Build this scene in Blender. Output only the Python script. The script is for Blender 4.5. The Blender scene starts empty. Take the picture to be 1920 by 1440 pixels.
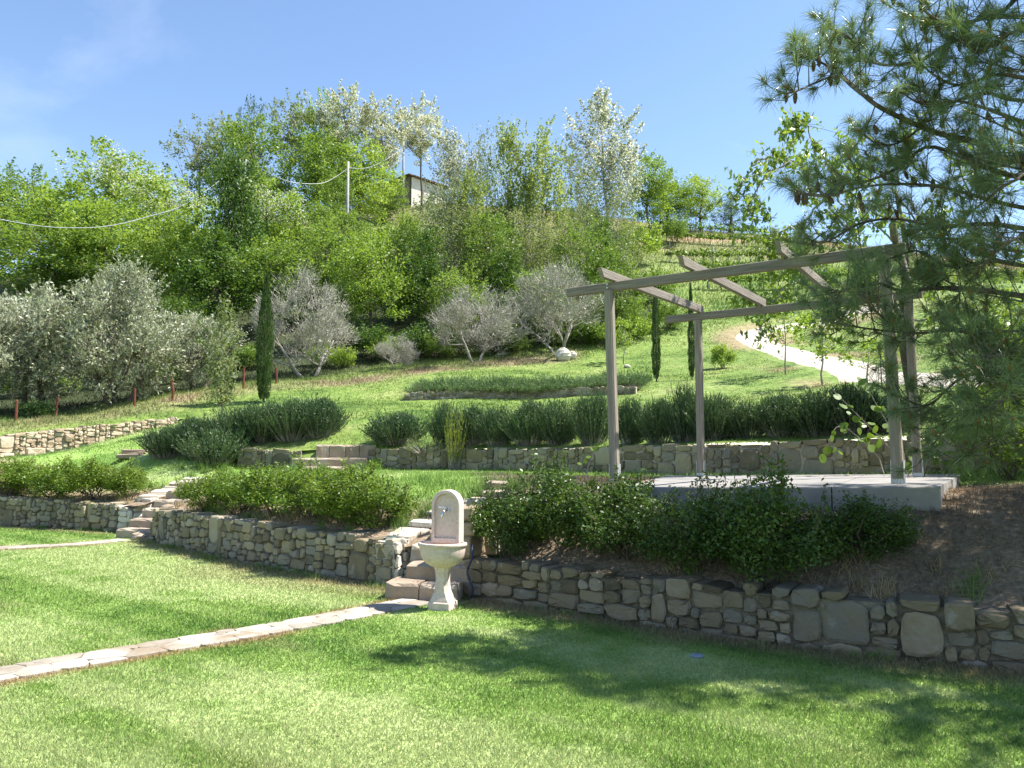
import bpy, math, random
import numpy as np
from mathutils import Vector

# ---------------------------------------------------------------- camera, sky, sun, exposure
SC = bpy.context.scene
C = SC.collection
F_PX, CX, CY, EYE = 1493.0, 960.0, 720.0, 1.6          # photograph 1920x1440, 28 mm lens, eye height
PITCH = math.atan((845.0 - 720.0) / F_PX)
cam_d = bpy.data.cameras.new('camera')
cam_d.sensor_width = 36.0
cam_d.lens = 36.0 * F_PX / 1920.0
cam_d.clip_start = 0.05
cam_d.clip_end = 2000.0
cam = bpy.data.objects.new('camera', cam_d)
C.objects.link(cam)
cam.location = (0, 0, EYE)
cam.rotation_euler = (math.pi / 2 + PITCH, 0, 0)
SC.camera = cam

SUN_EL = math.radians(56.0)
SUN_AZ = math.radians(87.0)                            # clockwise from +Y
SDIR = Vector((math.sin(SUN_AZ) * math.cos(SUN_EL), math.cos(SUN_AZ) * math.cos(SUN_EL), math.sin(SUN_EL)))
world = bpy.data.worlds.new('World')
SC.world = world
world.use_nodes = True
wn, wl = world.node_tree.nodes, world.node_tree.links
wn.clear()
sky = wn.new('ShaderNodeTexSky')
sky.sky_type = 'NISHITA'
sky.sun_disc = False
sky.sun_elevation = SUN_EL
sky.sun_rotation = SUN_AZ
sky.altitude = 300.0
sky.air_density = 1.0
sky.dust_density = 0.15
sky.ozone_density = 2.2
bg = wn.new('ShaderNodeBackground')
bg.inputs['Strength'].default_value = 0.101
wo = wn.new('ShaderNodeOutputWorld')
# thin cirrus veils over the clear sky
tc = wn.new('ShaderNodeTexCoord')
mp = wn.new('ShaderNodeMapping')
mp.inputs['Rotation'].default_value = (0.2, 0.5, 0.7)
mp.inputs['Scale'].default_value = (1.1, 3.2, 2.0)
nz = wn.new('ShaderNodeTexNoise')
nz.inputs['Scale'].default_value = 2.0
nz.inputs['Detail'].default_value = 6.0
nz.inputs['Roughness'].default_value = 0.55
nz.inputs['Distortion'].default_value = 0.6
rp = wn.new('ShaderNodeValToRGB')
rp.color_ramp.elements[0].position = 0.52
rp.color_ramp.elements[0].color = (0, 0, 0, 1)
rp.color_ramp.elements[1].position = 0.85
rp.color_ramp.elements[1].color = (0.16, 0.16, 0.16, 1)
mixc = wn.new('ShaderNodeMixRGB')
mixc.inputs['Color2'].default_value = (8.0, 8.3, 8.8, 1)
wl.new(tc.outputs['Generated'], mp.inputs['Vector'])
wl.new(mp.outputs['Vector'], nz.inputs['Vector'])
wl.new(nz.outputs['Fac'], rp.inputs['Fac'])
wl.new(rp.outputs['Color'], mixc.inputs['Fac'])
wl.new(sky.outputs['Color'], mixc.inputs['Color1'])
wl.new(mixc.outputs['Color'], bg.inputs['Color'])
wl.new(bg.outputs['Background'], wo.inputs['Surface'])

sun_d = bpy.data.lights.new('sun', 'SUN')
sun_d.energy = 4.8
sun_d.angle = math.radians(0.53)
sun_d.color = (1.0, 0.955, 0.88)
sun = bpy.data.objects.new('sun', sun_d)
C.objects.link(sun)
sun.location = (30, 4, 40)
sun.rotation_euler = SDIR.to_track_quat('Z', 'Y').to_euler()

SC.view_settings.view_transform = 'Standard'
SC.view_settings.look = 'None'
SC.view_settings.gamma = 1.0
SC.view_settings.exposure = 1.4
SC.view_settings.use_curve_mapping = False

# ---------------------------------------------------------------- helpers
R = np.random.default_rng(7)
random.seed(7)
CP, SP = math.cos(PITCH), math.sin(PITCH)


def W(px, py, Y):
    """photo pixel + distance along the ground -> world point"""
    xc, yc = (px - CX) / F_PX, (CY - py) / F_PX
    k = Y / (CP - yc * SP)
    return np.array([xc * k, Y, EYE + (SP + yc * CP) * k])


def WX(px, Y):
    """world x of a photo column at distance Y (near eye level)"""
    return (px - CX) / F_PX * Y


def nrm(v):
    v = np.asarray(v, float)
    n = np.linalg.norm(v, axis=-1, keepdims=True)
    return v / np.maximum(n, 1e-9)


LOC = {}


def tag(o, label=None, cat=None, group=None, kind=None):
    if label:
        o['label'] = label
    if cat:
        o['category'] = cat
    if group:
        o['group'] = group
    if kind:
        o['kind'] = kind
    return o


def thing(name, label, cat, loc=(0, 0, 0), rotz=0.0, group=None, scale=None):
    o = bpy.data.objects.new(name, None)
    o.empty_display_size = 0.1
    C.objects.link(o)
    o.location = loc
    o.rotation_euler = (0, 0, rotz)
    if scale is not None:
        o.scale = scale
    LOC[o.name] = np.array(loc, float)
    return tag(o, label, cat, group)


def mesh(name, V, F, mat=None, smooth=False, tint=None, col=None):
    me = bpy.data.meshes.new(name)
    V = np.asarray(V, np.float32)
    if isinstance(F, np.ndarray):
        n, k = F.shape
        me.vertices.add(len(V))
        me.vertices.foreach_set('co', V.ravel())
        me.loops.add(n * k)
        me.loops.foreach_set('vertex_index', F.astype(np.int32).ravel())
        me.polygons.add(n)
        me.polygons.foreach_set('loop_start', np.arange(0, n * k, k, dtype=np.int32))
        me.update(calc_edges=True)
    else:
        me.from_pydata(V.tolist(), [], [list(map(int, f)) for f in F])
        me.update()
    if smooth:
        me.polygons.foreach_set('use_smooth', np.ones(len(me.polygons), bool))
    if tint is not None:
        a = me.attributes.new('tint', 'FLOAT', 'POINT')
        a.data.foreach_set('value', np.asarray(tint, np.float32))
    if col is not None:
        a = me.attributes.new('shade', 'FLOAT_COLOR', 'POINT')
        c4 = np.ones((len(V), 4), np.float32)
        c4[:, :3] = col
        a.data.foreach_set('color', c4.ravel())
    if mat is not None:
        me.materials.append(mat)
    return me


def link(name, me, parent=None):
    o = bpy.data.objects.new(name, me)
    C.objects.link(o)
    if parent is not None:
        o.parent = parent
    LOC[o.name] = LOC[parent.name] * 1.0 if parent is not None else np.zeros(3)
    return o


def part(name, V, F, mat, parent=None, local=False, **kw):
    V = np.asarray(V, float)
    if parent is not None and not local:
        V = V - LOC[parent.name]
    return link(name, mesh(name, V, F, mat, **kw), parent)


def struct(name, V, F, mat, **kw):
    o = link(name, mesh(name, V, F, mat, **kw))
    o['kind'] = 'structure'
    return o


class Geo:
    """collects polygons of one mesh"""
    def __init__(s):
        s.V, s.F, s.n = [], [], 0

    def add(s, V, F):
        V = np.asarray(V, float)
        s.V.append(V)
        s.F += [[int(i) + s.n for i in f] for f in F]
        s.n += len(V)
        return s

    def verts(s):
        return np.concatenate(s.V)


BOXF = [(0, 3, 2, 1), (4, 5, 6, 7), (0, 1, 5, 4), (1, 2, 6, 5), (2, 3, 7, 6), (3, 0, 4, 7)]


def box(x0, x1, y0, y1, z0, z1):
    return np.array([(x0, y0, z0), (x1, y0, z0), (x1, y1, z0), (x0, y1, z0),
                     (x0, y0, z1), (x1, y0, z1), (x1, y1, z1), (x0, y1, z1)], float), BOXF


def bevel_box(sx, sy, sz, b, jit=0.0, rng=None):
    """chamfered box from 0..sz, centred in x,y"""
    V, F = [], []
    prof = [(-b, 0), (0, b), (0, sz - b), (-b, sz)]
    for o, z in prof:
        hx, hy = sx / 2 + o, sy / 2 + o
        c = b * 0.8
        for (x, y) in ((hx - c, -hy), (hx, -hy + c), (hx, hy - c), (hx - c, hy), (-hx + c, hy), (-hx, hy - c), (-hx, -hy + c), (-hx + c, -hy)):
            V.append((x, y, z))
    for i in range(3):
        for j in range(8):
            k = (j + 1) % 8
            F.append((i * 8 + j, i * 8 + k, (i + 1) * 8 + k, (i + 1) * 8 + j))
    F.append(tuple(range(7, -1, -1)))
    F.append(tuple(range(24, 32)))
    V = np.array(V, float)
    if jit and rng is not None:
        V += rng.normal(0, jit, V.shape)
    return V, F


def tube(pts, rad, sides=6, cap=True):
    pts = np.asarray(pts, float)
    n = len(pts)
    rad = np.broadcast_to(np.asarray(rad, float), (n,))
    t = np.gradient(pts, axis=0) if n > 1 else np.zeros((n, 3))
    t = nrm(t)
    ref = np.array([0.31, 0.17, 0.93]) if abs(t[0] @ np.array([0.31, 0.17, 0.93])) < 0.9 else np.array([1.0, 0.1, 0.0])
    a = nrm(np.cross(t, ref))
    b = np.cross(t, a)
    an = np.linspace(0, 2 * math.pi, sides, endpoint=False)
    ring = pts[:, None, :] + rad[:, None, None] * (np.cos(an)[None, :, None] * a[:, None, :] + np.sin(an)[None, :, None] * b[:, None, :])
    V = ring.reshape(-1, 3)
    F = []
    for i in range(n - 1):
        for j in range(sides):
            k = (j + 1) % sides
            F.append((i * sides + j, i * sides + k, (i + 1) * sides + k, (i + 1) * sides + j))
    if cap:
        F.append(tuple(range(sides - 1, -1, -1)))
        F.append(tuple(range((n - 1) * sides, n * sides)))
    return V, F


def smooth_path(pts, n):
    """Catmull-Rom through points"""
    P = np.asarray(pts, float)
    P = np.vstack([2 * P[0] - P[1], P, 2 * P[-1] - P[-2]])
    m = len(P) - 3
    out = []
    for u in np.linspace(0, m - 1e-6, n):
        i = int(u)
        t = u - i
        p0, p1, p2, p3 = P[i], P[i + 1], P[i + 2], P[i + 3]
        out.append(0.5 * ((2 * p1) + (-p0 + p2) * t + (2 * p0 - 5 * p1 + 4 * p2 - p3) * t * t + (-p0 + 3 * p1 - 3 * p2 + p3) * t ** 3))
    return np.array(out)


_T = np.random.default_rng(99).random((256, 256))


def vn(x, y, s=1.0, seed=0):
    """smooth value noise 0..1"""
    x = np.asarray(x, float) * s + seed * 17.3 + 1000
    y = np.asarray(y, float) * s + seed * 9.7 + 1000
    xi, yi = np.floor(x).astype(int), np.floor(y).astype(int)
    fx, fy = x - xi, y - yi
    fx, fy = fx * fx * (3 - 2 * fx), fy * fy * (3 - 2 * fy)
    g = lambda a, b: _T[a & 255, b & 255]
    return (g(xi, yi) * (1 - fx) + g(xi + 1, yi) * fx) * (1 - fy) + (g(xi, yi + 1) * (1 - fx) + g(xi + 1, yi + 1) * fx) * fy


def fbm(x, y, s=1.0, seed=0, o=3):
    r, a, tot = 0, 1.0, 0
    for i in range(o):
        r = r + a * vn(x, y, s * 2 ** i, seed + i * 3)
        tot += a
        a *= 0.5
    return r / tot


def sstep(a, b, x):
    t = np.clip((np.asarray(x, float) - a) / (b - a), 0, 1)
    return t * t * (3 - 2 * t)


# ---------------------------------------------------------------- materials
def _mat(name):
    m = bpy.data.materials.new(name)
    m.use_nodes = True
    n, l = m.node_tree.nodes, m.node_tree.links
    n.clear()
    out = n.new('ShaderNodeOutputMaterial')
    return m, n, l, out


def _ramp(n, stops):
    r = n.new('ShaderNodeValToRGB')
    e = r.color_ramp.elements
    while len(e) > 1:
        e.remove(e[-1])
    e[0].position, e[0].color = stops[0][0], (*stops[0][1], 1)
    for p, c in stops[1:]:
        x = e.new(p)
        x.color = (*c, 1)
    return r


def leaf_mat(name, c1, c2, c3, transl=0.35, rough=0.45, spec=0.3, tr_boost=(1.35, 1.3, 0.6)):
    m, n, l, out = _mat(name)
    at = n.new('ShaderNodeAttribute')
    at.attribute_name = 'tint'
    oi = n.new('ShaderNodeObjectInfo')
    ad = n.new('ShaderNodeMath')
    ad.operation = 'MULTIPLY_ADD'
    ad.inputs[1].default_value = 0.72
    ml = n.new('ShaderNodeMath')
    ml.operation = 'MULTIPLY'
    ml.inputs[1].default_value = 0.28
    l.new(oi.outputs['Random'], ml.inputs[0])
    l.new(at.outputs['Fac'], ad.inputs[0])
    l.new(ml.outputs[0], ad.inputs[2])
    r = _ramp(n, [(0.05, c1), (0.5, c2), (0.95, c3)])
    l.new(ad.outputs[0], r.inputs['Fac'])
    p = n.new('ShaderNodeBsdfPrincipled')
    p.inputs['Roughness'].default_value = rough
    p.inputs['Specular IOR Level'].default_value = spec
    l.new(r.outputs['Color'], p.inputs['Base Color'])
    t = n.new('ShaderNodeBsdfTranslucent')
    mc = n.new('ShaderNodeMixRGB')
    mc.blend_type = 'MULTIPLY'
    mc.inputs['Fac'].default_value = 1.0
    mc.inputs['Color2'].default_value = (*tr_boost, 1)
    l.new(r.outputs['Color'], mc.inputs['Color1'])
    l.new(mc.outputs['Color'], t.inputs['Color'])
    mx = n.new('ShaderNodeMixShader')
    mx.inputs['Fac'].default_value = transl
    l.new(p.outputs[0], mx.inputs[1])
    l.new(t.outputs[0], mx.inputs[2])
    l.new(mx.outputs[0], out.inputs['Surface'])
    return m


def rough_mat(name, stops, scale=6.0, bump=0.4, bscale=None, rough=0.9, rand=0.0, dist=0.02, detail=6.0, spec=0.25, stain=None, stretch=None, obj_coords=False):
    """noise-coloured surface with fine relief; rand = share of colour that differs per object"""
    m, n, l, out = _mat(name)
    tcn = n.new('ShaderNodeTexCoord')
    ge = n.new('ShaderNodeNewGeometry')
    vec = tcn.outputs['Object'] if obj_coords else ge.outputs['Position']
    if stretch:
        mpn = n.new('ShaderNodeMapping')
        mpn.inputs['Scale'].default_value = stretch
        l.new(vec, mpn.inputs['Vector'])
        vec = mpn.outputs['Vector']
    nt = n.new('ShaderNodeTexNoise')
    nt.inputs['Scale'].default_value = scale
    nt.inputs['Detail'].default_value = detail
    nt.inputs['Roughness'].default_value = 0.62
    l.new(vec, nt.inputs['Vector'])
    fac = nt.outputs['Fac']
    if rand > 0:
        oi = n.new('ShaderNodeObjectInfo')
        a = n.new('ShaderNodeMath')
        a.operation = 'MULTIPLY'
        a.inputs[1].default_value = rand
        l.new(oi.outputs['Random'], a.inputs[0])
        b = n.new('ShaderNodeMath')
        b.operation = 'MULTIPLY_ADD'
        b.inputs[1].default_value = 1.0 - rand
        l.new(fac, b.inputs[0])
        l.new(a.outputs[0], b.inputs[2])
        fac = b.outputs[0]
    r = _ramp(n, stops)
    l.new(fac, r.inputs['Fac'])
    colr = r.outputs['Color']
    if stain:
        n2 = n.new('ShaderNodeTexNoise')
        n2.inputs['Scale'].default_value = stain[0]
        n2.inputs['Detail'].default_value = 5
        l.new(vec, n2.inputs['Vector'])
        r2 = _ramp(n, [(stain[1], (0, 0, 0)), (stain[2], (1, 1, 1))])
        l.new(n2.outputs['Fac'], r2.inputs['Fac'])
        mx = n.new('ShaderNodeMixRGB')
        mx.inputs['Color2'].default_value = (*stain[3], 1)
        l.new(r2.outputs['Color'], mx.inputs['Fac'])
        l.new(colr, mx.inputs['Color1'])
        colr = mx.outputs['Color']
    p = n.new('ShaderNodeBsdfPrincipled')
    p.inputs['Roughness'].default_value = rough
    p.inputs['Specular IOR Level'].default_value = spec
    l.new(colr, p.inputs['Base Color'])
    if bump:
        nb = n.new('ShaderNodeTexNoise')
        nb.inputs['Scale'].default_value = bscale or scale * 4
        nb.inputs['Detail'].default_value = 5
        l.new(vec, nb.inputs['Vector'])
        bp = n.new('ShaderNodeBump')
        bp.inputs['Strength'].default_value = bump
        bp.inputs['Distance'].default_value = dist
        l.new(nb.outputs['Fac'], bp.inputs['Height'])
        l.new(bp.outputs['Normal'], p.inputs['Normal'])
    l.new(p.outputs[0], out.inputs['Surface'])
    return m


def shade_mat(name, transl=0.0, rough=0.8, bump=0.0, bscale=30.0, gain=1.0, spec=0.2):
    """colour from the mesh's own 'shade' attribute (species, dryness, painted mowing sheen and wood shade)"""
    m, n, l, out = _mat(name)
    at = n.new('ShaderNodeAttribute')
    at.attribute_name = 'shade'
    colr = at.outputs['Color']
    if gain != 1.0:
        g = n.new('ShaderNodeMixRGB')
        g.blend_type = 'MULTIPLY'
        g.inputs['Fac'].default_value = 1
        g.inputs['Color2'].default_value = (gain, gain, gain, 1)
        l.new(colr, g.inputs['Color1'])
        colr = g.outputs['Color']
    p = n.new('ShaderNodeBsdfPrincipled')
    p.inputs['Roughness'].default_value = rough
    p.inputs['Specular IOR Level'].default_value = spec
    if bump:
        ge = n.new('ShaderNodeNewGeometry')
        nb = n.new('ShaderNodeTexNoise')
        nb.inputs['Scale'].default_value = bscale
        nb.inputs['Detail'].default_value = 5
        l.new(ge.outputs['Position'], nb.inputs['Vector'])
        bp = n.new('ShaderNodeBump')
        bp.inputs['Strength'].default_value = bump
        bp.inputs['Distance'].default_value = 0.05
        l.new(nb.outputs['Fac'], bp.inputs['Height'])
        l.new(bp.outputs['Normal'], p.inputs['Normal'])
        mrp = _ramp(n, [(0.3, (0.6, 0.6, 0.6)), (0.7, (1.3, 1.3, 1.3))])
        l.new(nb.outputs['Fac'], mrp.inputs['Fac'])
        g2 = n.new('ShaderNodeMixRGB')
        g2.blend_type = 'MULTIPLY'
        g2.inputs['Fac'].default_value = 1
        l.new(colr, g2.inputs['Color1'])
        l.new(mrp.outputs['Color'], g2.inputs['Color2'])
        colr = g2.outputs['Color']
    l.new(colr, p.inputs['Base Color'])
    if transl:
        t = n.new('ShaderNodeBsdfTranslucent')
        l.new(colr, t.inputs['Color'])
        mx = n.new('ShaderNodeMixShader')
        mx.inputs['Fac'].default_value = transl
        l.new(p.outputs[0], mx.inputs[1])
        l.new(t.outputs[0], mx.inputs[2])
        l.new(mx.outputs[0], out.inputs['Surface'])
    else:
        l.new(p.outputs[0], out.inputs['Surface'])
    return m


def plain_mat(name, colr, rough=0.5, metal=0.0, spec=0.5):
    m, n, l, out = _mat(name)
    p = n.new('ShaderNodeBsdfPrincipled')
    p.inputs['Base Color'].default_value = (*colr, 1)
    p.inputs['Roughness'].default_value = rough
    p.inputs['Metallic'].default_value = metal
    p.inputs['Specular IOR Level'].default_value = spec
    l.new(p.outputs[0], out.inputs['Surface'])
    return m


M = {}
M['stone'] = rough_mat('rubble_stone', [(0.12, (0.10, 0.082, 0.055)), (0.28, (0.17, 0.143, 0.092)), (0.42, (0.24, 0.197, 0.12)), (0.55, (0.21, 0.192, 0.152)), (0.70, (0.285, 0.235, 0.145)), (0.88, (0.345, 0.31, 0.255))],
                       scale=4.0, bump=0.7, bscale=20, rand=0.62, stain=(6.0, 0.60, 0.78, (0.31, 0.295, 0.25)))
M['stone_brown_shade'] = rough_mat('brown_rubble_stone_shade', [(0.12, (0.075, 0.058, 0.038)), (0.28, (0.135, 0.108, 0.068)), (0.42, (0.19, 0.15, 0.092)), (0.55, (0.165, 0.145, 0.11)), (0.70, (0.23, 0.18, 0.11)), (0.88, (0.29, 0.255, 0.20))],
                             scale=4.0, bump=0.7, bscale=20, rand=0.6, stain=(6.0, 0.62, 0.80, (0.29, 0.27, 0.225)))  # browner stone, darkened to hold the pine's shade on the right wall
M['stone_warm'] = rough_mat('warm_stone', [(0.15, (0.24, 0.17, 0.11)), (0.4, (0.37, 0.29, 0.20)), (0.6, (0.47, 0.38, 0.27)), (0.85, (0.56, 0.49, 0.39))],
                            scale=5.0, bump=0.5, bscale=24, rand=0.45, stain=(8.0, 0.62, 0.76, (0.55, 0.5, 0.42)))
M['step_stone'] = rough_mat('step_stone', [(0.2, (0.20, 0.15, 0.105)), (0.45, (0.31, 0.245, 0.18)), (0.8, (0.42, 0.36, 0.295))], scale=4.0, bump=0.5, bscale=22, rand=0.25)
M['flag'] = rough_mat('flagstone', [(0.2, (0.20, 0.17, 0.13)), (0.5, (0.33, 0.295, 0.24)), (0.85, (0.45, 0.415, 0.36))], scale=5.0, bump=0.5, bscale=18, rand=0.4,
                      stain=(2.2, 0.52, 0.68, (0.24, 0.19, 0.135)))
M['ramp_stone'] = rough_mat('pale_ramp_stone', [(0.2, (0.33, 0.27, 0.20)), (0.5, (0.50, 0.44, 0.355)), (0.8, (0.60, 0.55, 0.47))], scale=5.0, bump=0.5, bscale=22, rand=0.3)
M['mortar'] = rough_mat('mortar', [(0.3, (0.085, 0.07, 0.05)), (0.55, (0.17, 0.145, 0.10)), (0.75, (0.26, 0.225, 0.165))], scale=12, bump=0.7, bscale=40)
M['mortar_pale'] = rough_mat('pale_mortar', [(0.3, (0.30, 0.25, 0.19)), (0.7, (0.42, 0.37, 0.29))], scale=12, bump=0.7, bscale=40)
M['concrete'] = rough_mat('concrete', [(0.25, (0.19, 0.18, 0.168)), (0.5, (0.26, 0.247, 0.232)), (0.8, (0.33, 0.312, 0.292))], scale=3.0, bump=0.3, bscale=60, dist=0.008,
                          stain=(3.2, 0.52, 0.70, (0.19, 0.165, 0.14)))
M['fountain'] = rough_mat('cast_stone', [(0.25, (0.44, 0.33, 0.27)), (0.5, (0.57, 0.455, 0.39)), (0.8, (0.66, 0.56, 0.50))], scale=38, bump=0.35, bscale=160, dist=0.004, obj_coords=True,
                          stain=(5, 0.60, 0.80, (0.40, 0.33, 0.24)))
M['wood'] = rough_mat('weathered_wood', [(0.2, (0.09, 0.074, 0.058)), (0.42, (0.215, 0.185, 0.15)), (0.6, (0.285, 0.25, 0.207)), (0.8, (0.40, 0.36, 0.305))], scale=3.0, bump=0.8, bscale=8, dist=0.01, rand=0.12,
                      stretch=(14, 14, 0.7), obj_coords=True, stain=(2.2, 0.66, 0.74, (0.10, 0.08, 0.06)))
M['wood_h'] = rough_mat('weathered_wood_beam', [(0.2, (0.08, 0.066, 0.053)), (0.42, (0.185, 0.161, 0.134)), (0.6, (0.245, 0.217, 0.184)), (0.8, (0.35, 0.316, 0.275))], scale=3.0, bump=0.8, bscale=8, dist=0.01, rand=0.12,
                        stretch=(0.7, 14, 14), obj_coords=True, stain=(2.2, 0.66, 0.74, (0.10, 0.08, 0.06)))
M['galv'] = plain_mat('galvanised_steel', (0.50, 0.52, 0.52), 0.45, 0.6)
M['chrome'] = plain_mat('chrome', (0.55, 0.58, 0.62), 0.18, 1.0)
M['rust'] = rough_mat('rusty_metal', [(0.3, (0.09, 0.03, 0.02)), (0.7, (0.18, 0.06, 0.035))], scale=20, bump=0.3)
M['bark'] = rough_mat('bark', [(0.25, (0.05, 0.04, 0.03)), (0.55, (0.11, 0.09, 0.07)), (0.8, (0.18, 0.155, 0.125))], scale=9, bump=0.8, bscale=22, dist=0.03)
M['bark_pale'] = rough_mat('pale_bark', [(0.25, (0.17, 0.15, 0.125)), (0.55, (0.29, 0.265, 0.23)), (0.8, (0.40, 0.375, 0.34))], scale=9, bump=0.6, bscale=22, dist=0.02)
M['twig'] = rough_mat('dry_twig', [(0.3, (0.25, 0.23, 0.19)), (0.7, (0.41, 0.388, 0.335))], scale=6, bump=0)
M['soil'] = None
M['path'] = rough_mat('gravel_path', [(0.25, (0.36, 0.31, 0.245)), (0.5, (0.46, 0.41, 0.34)), (0.8, (0.54, 0.495, 0.43))], scale=2.5, bump=0.5, bscale=30, stain=(0.9, 0.62, 0.72, (0.42, 0.37, 0.29)))
M['plaster'] = rough_mat('old_plaster', [(0.25, (0.48, 0.42, 0.36)), (0.5, (0.66, 0.60, 0.53)), (0.8, (0.74, 0.70, 0.64))], scale=1.2, bump=0.4, bscale=6)
M['old_stone'] = rough_mat('old_masonry', [(0.25, (0.15, 0.13, 0.11)), (0.5, (0.25, 0.22, 0.19)), (0.8, (0.33, 0.30, 0.26))], scale=2.2, bump=0.6, bscale=6)
M['tile'] = rough_mat('old_roof_tile', [(0.25, (0.07, 0.05, 0.04)), (0.55, (0.15, 0.10, 0.075)), (0.8, (0.24, 0.15, 0.11))], scale=4, bump=0.5, bscale=10)
M['pole'] = rough_mat('grey_pole', [(0.3, (0.26, 0.25, 0.24)), (0.7, (0.36, 0.35, 0.34))], scale=3, bump=0)
M['cable'] = plain_mat('cable', (0.27, 0.29, 0.30), 0.5)
M['fabric'] = rough_mat('weed_fabric', [(0.3, (0.03, 0.05, 0.042)), (0.7, (0.075, 0.105, 0.09))], scale=10, bump=0.5, bscale=30, rough=0.8)
M['white_stone'] = rough_mat('pale_boulder', [(0.3, (0.42, 0.37, 0.30)), (0.7, (0.58, 0.54, 0.48))], scale=4, bump=0.5, bscale=14)
M['blue'] = plain_mat('blue_hose', (0.02, 0.03, 0.07), 0.5)
M['lid'] = plain_mat('plastic_lid', (0.19, 0.24, 0.28), 0.5)
M['blade'] = shade_mat('grass_blades', transl=0.42, rough=0.5, spec=0.35)
M['turf'] = shade_mat('turf_ground', bump=0.6, bscale=22, gain=0.95)
M['hillturf'] = shade_mat('hill_ground', bump=0.8, bscale=5, gain=0.9)
# ---------------------------------------------------------------- layout of the garden (plan, metres; camera at 0,0 looking +Y)
LW = np.array([(-14.5, 18.82), (-11.0, 17.3), (-9.4, 16.65), (-7.85, 15.95)])                     # lower wall, left stretch
MW = np.array([(-6.42, 14.28), (-4.42, 12.12), (-2.8, 10.6), (-1.4, 9.53)])                     # lower wall, middle stretch
RW = np.array([(-0.54, 8.95), (0.22, 8.29), (0.97, 7.68), (1.88, 6.93), (2.86, 6.35), (3.65, 5.95), (5.4, 5.2), (8.5, 4.35)])
SD1, SD2 = nrm(np.array([0.32, 0.95])), nrm(np.array([0.60, 0.80]))                                 # climb of the left stair and of the stair behind the fountain
rn = lambda d: np.array([d[1], -d[0]])                                                             # to the right of the climb
W3 = np.array([(-20.0, 17.5), (-13.7, 21.3), (-12.2, 23.0), (-10.3, 24.6)])                      # sunlit wall at the left
W2A = np.array([(-6.55, 19.05), (-5.75, 18.95), (-4.95, 18.75)])
W2B = np.array([(-3.35, 18.5), (-1.17, 17.5), (0.43, 16.1), (1.6, 14.95), (2.96, 13.1), (4.45, 12.3), (5.85, 11.5), (8.0, 10.6)])
UB = np.vstack([[(-60, 5.0)], W3, [(-8.6, 22.6)], W2A, W2B, [(14, 8.5), (60, -5)]])              # edge of the upper ground
FRONT = np.vstack([[(-60, 34)], LW, MW, RW, [(40, -3.0)]])


def side(x, y, PL):
    """signed distance to polyline, positive behind it (away from camera)"""
    x, y = np.asarray(x, float).ravel(), np.asarray(y, float).ravel()
    best = np.full(x.shape, 1e9)
    sg = np.zeros(x.shape)
    for i in range(len(PL) - 1):
        a, b = PL[i], PL[i + 1]
        d = b - a
        L2 = d @ d
        t = np.clip(((x - a[0]) * d[0] + (y - a[1]) * d[1]) / L2, 0, 1)
        qx, qy = a[0] + t * d[0] - x, a[1] + t * d[1] - y
        ds = np.hypot(qx, qy)
        cr = d[0] * (y - a[1]) - d[1] * (x - a[0])
        upd = ds < best - 1e-9
        best = np.where(upd, ds, best)
        sg = np.where(upd, np.sign(cr), sg)
    return best * sg


class TPS:
    def __init__(s, pts, lam=0.002):
        P = np.array(pts, float)
        s.c = P[:, :2]
        n = len(P)
        K = s.k(s.c) + lam * np.eye(n)
        A = np.hstack([np.ones((n, 1)), s.c])
        Mx = np.block([[K, A], [A.T, np.zeros((3, 3))]])
        s.w = np.linalg.solve(Mx, np.concatenate([P[:, 2], np.zeros(3)]))

    def k(s, q):
        d2 = ((q[:, None, :] - s.c[None]) ** 2).sum(-1)
        return 0.5 * d2 * np.log(d2 + 1e-9) * 0.01

    def __call__(s, x, y):
        q = np.stack([np.ravel(x), np.ravel(y)], 1).astype(float)
        return s.k(q) @ s.w[:-3] + s.w[-3] + q @ s.w[-2:]


def off(PL, d, z):
    out = []
    for i in range(len(PL)):
        a = PL[max(i - 1, 0)]
        b = PL[min(i + 1, len(PL) - 1)]
        t = nrm(b - a)
        out.append((PL[i][0] - t[1] * d, PL[i][1] + t[0] * d, z if np.isscalar(z) else z[i]))
    return out


tp = []
tp += off(LW, 0.3, 0.56) + off(LW, 1.6, 0.78) + off(MW, 0.3, 0.54) + off(MW, 1.5, 0.84) + off(RW, 0.3, 0.41)
tp += [(-0.2, 10.9, 1.08), (-3.4, 16.0, 1.12), (-1.2, 13.0, 1.12), (0.9, 11.6, 1.14), (-5.2, 16.4, 1.02), (1.2, 8.9, 0.97), (2.6, 8.1, 1.0), (4.05, 7.3, 1.04), (0.1, 9.9, 0.95),
       (3.2, 9.8, 1.10), (5.4, 9.4, 1.12), (5.6, 7.2, 1.12), (8.0, 7.5, 1.3), (6.5, 6.0, 0.85), (9.5, 9, 1.5)]
tp += off(W2A, -0.2, 1.14) + off(W2B, -0.2, [1.14, 1.17, 1.17, 1.17, 1.18, 1.2, 1.24, 1.35])
for q in [(0, 862, 20.0), (100, 850, 20.5), (200, 832, 22.0), (285, 806, 24.0), (255, 862, 19.2), (360, 865, 18.6), (-150, 868, 19)]:
    tp.append(tuple(W(*q)))
tp += [(-8.6, 22.6, 2.15), (-17, 19.0, 1.2), (-7.4, 20.6, 1.62)]
TT = TPS(tp)

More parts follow.
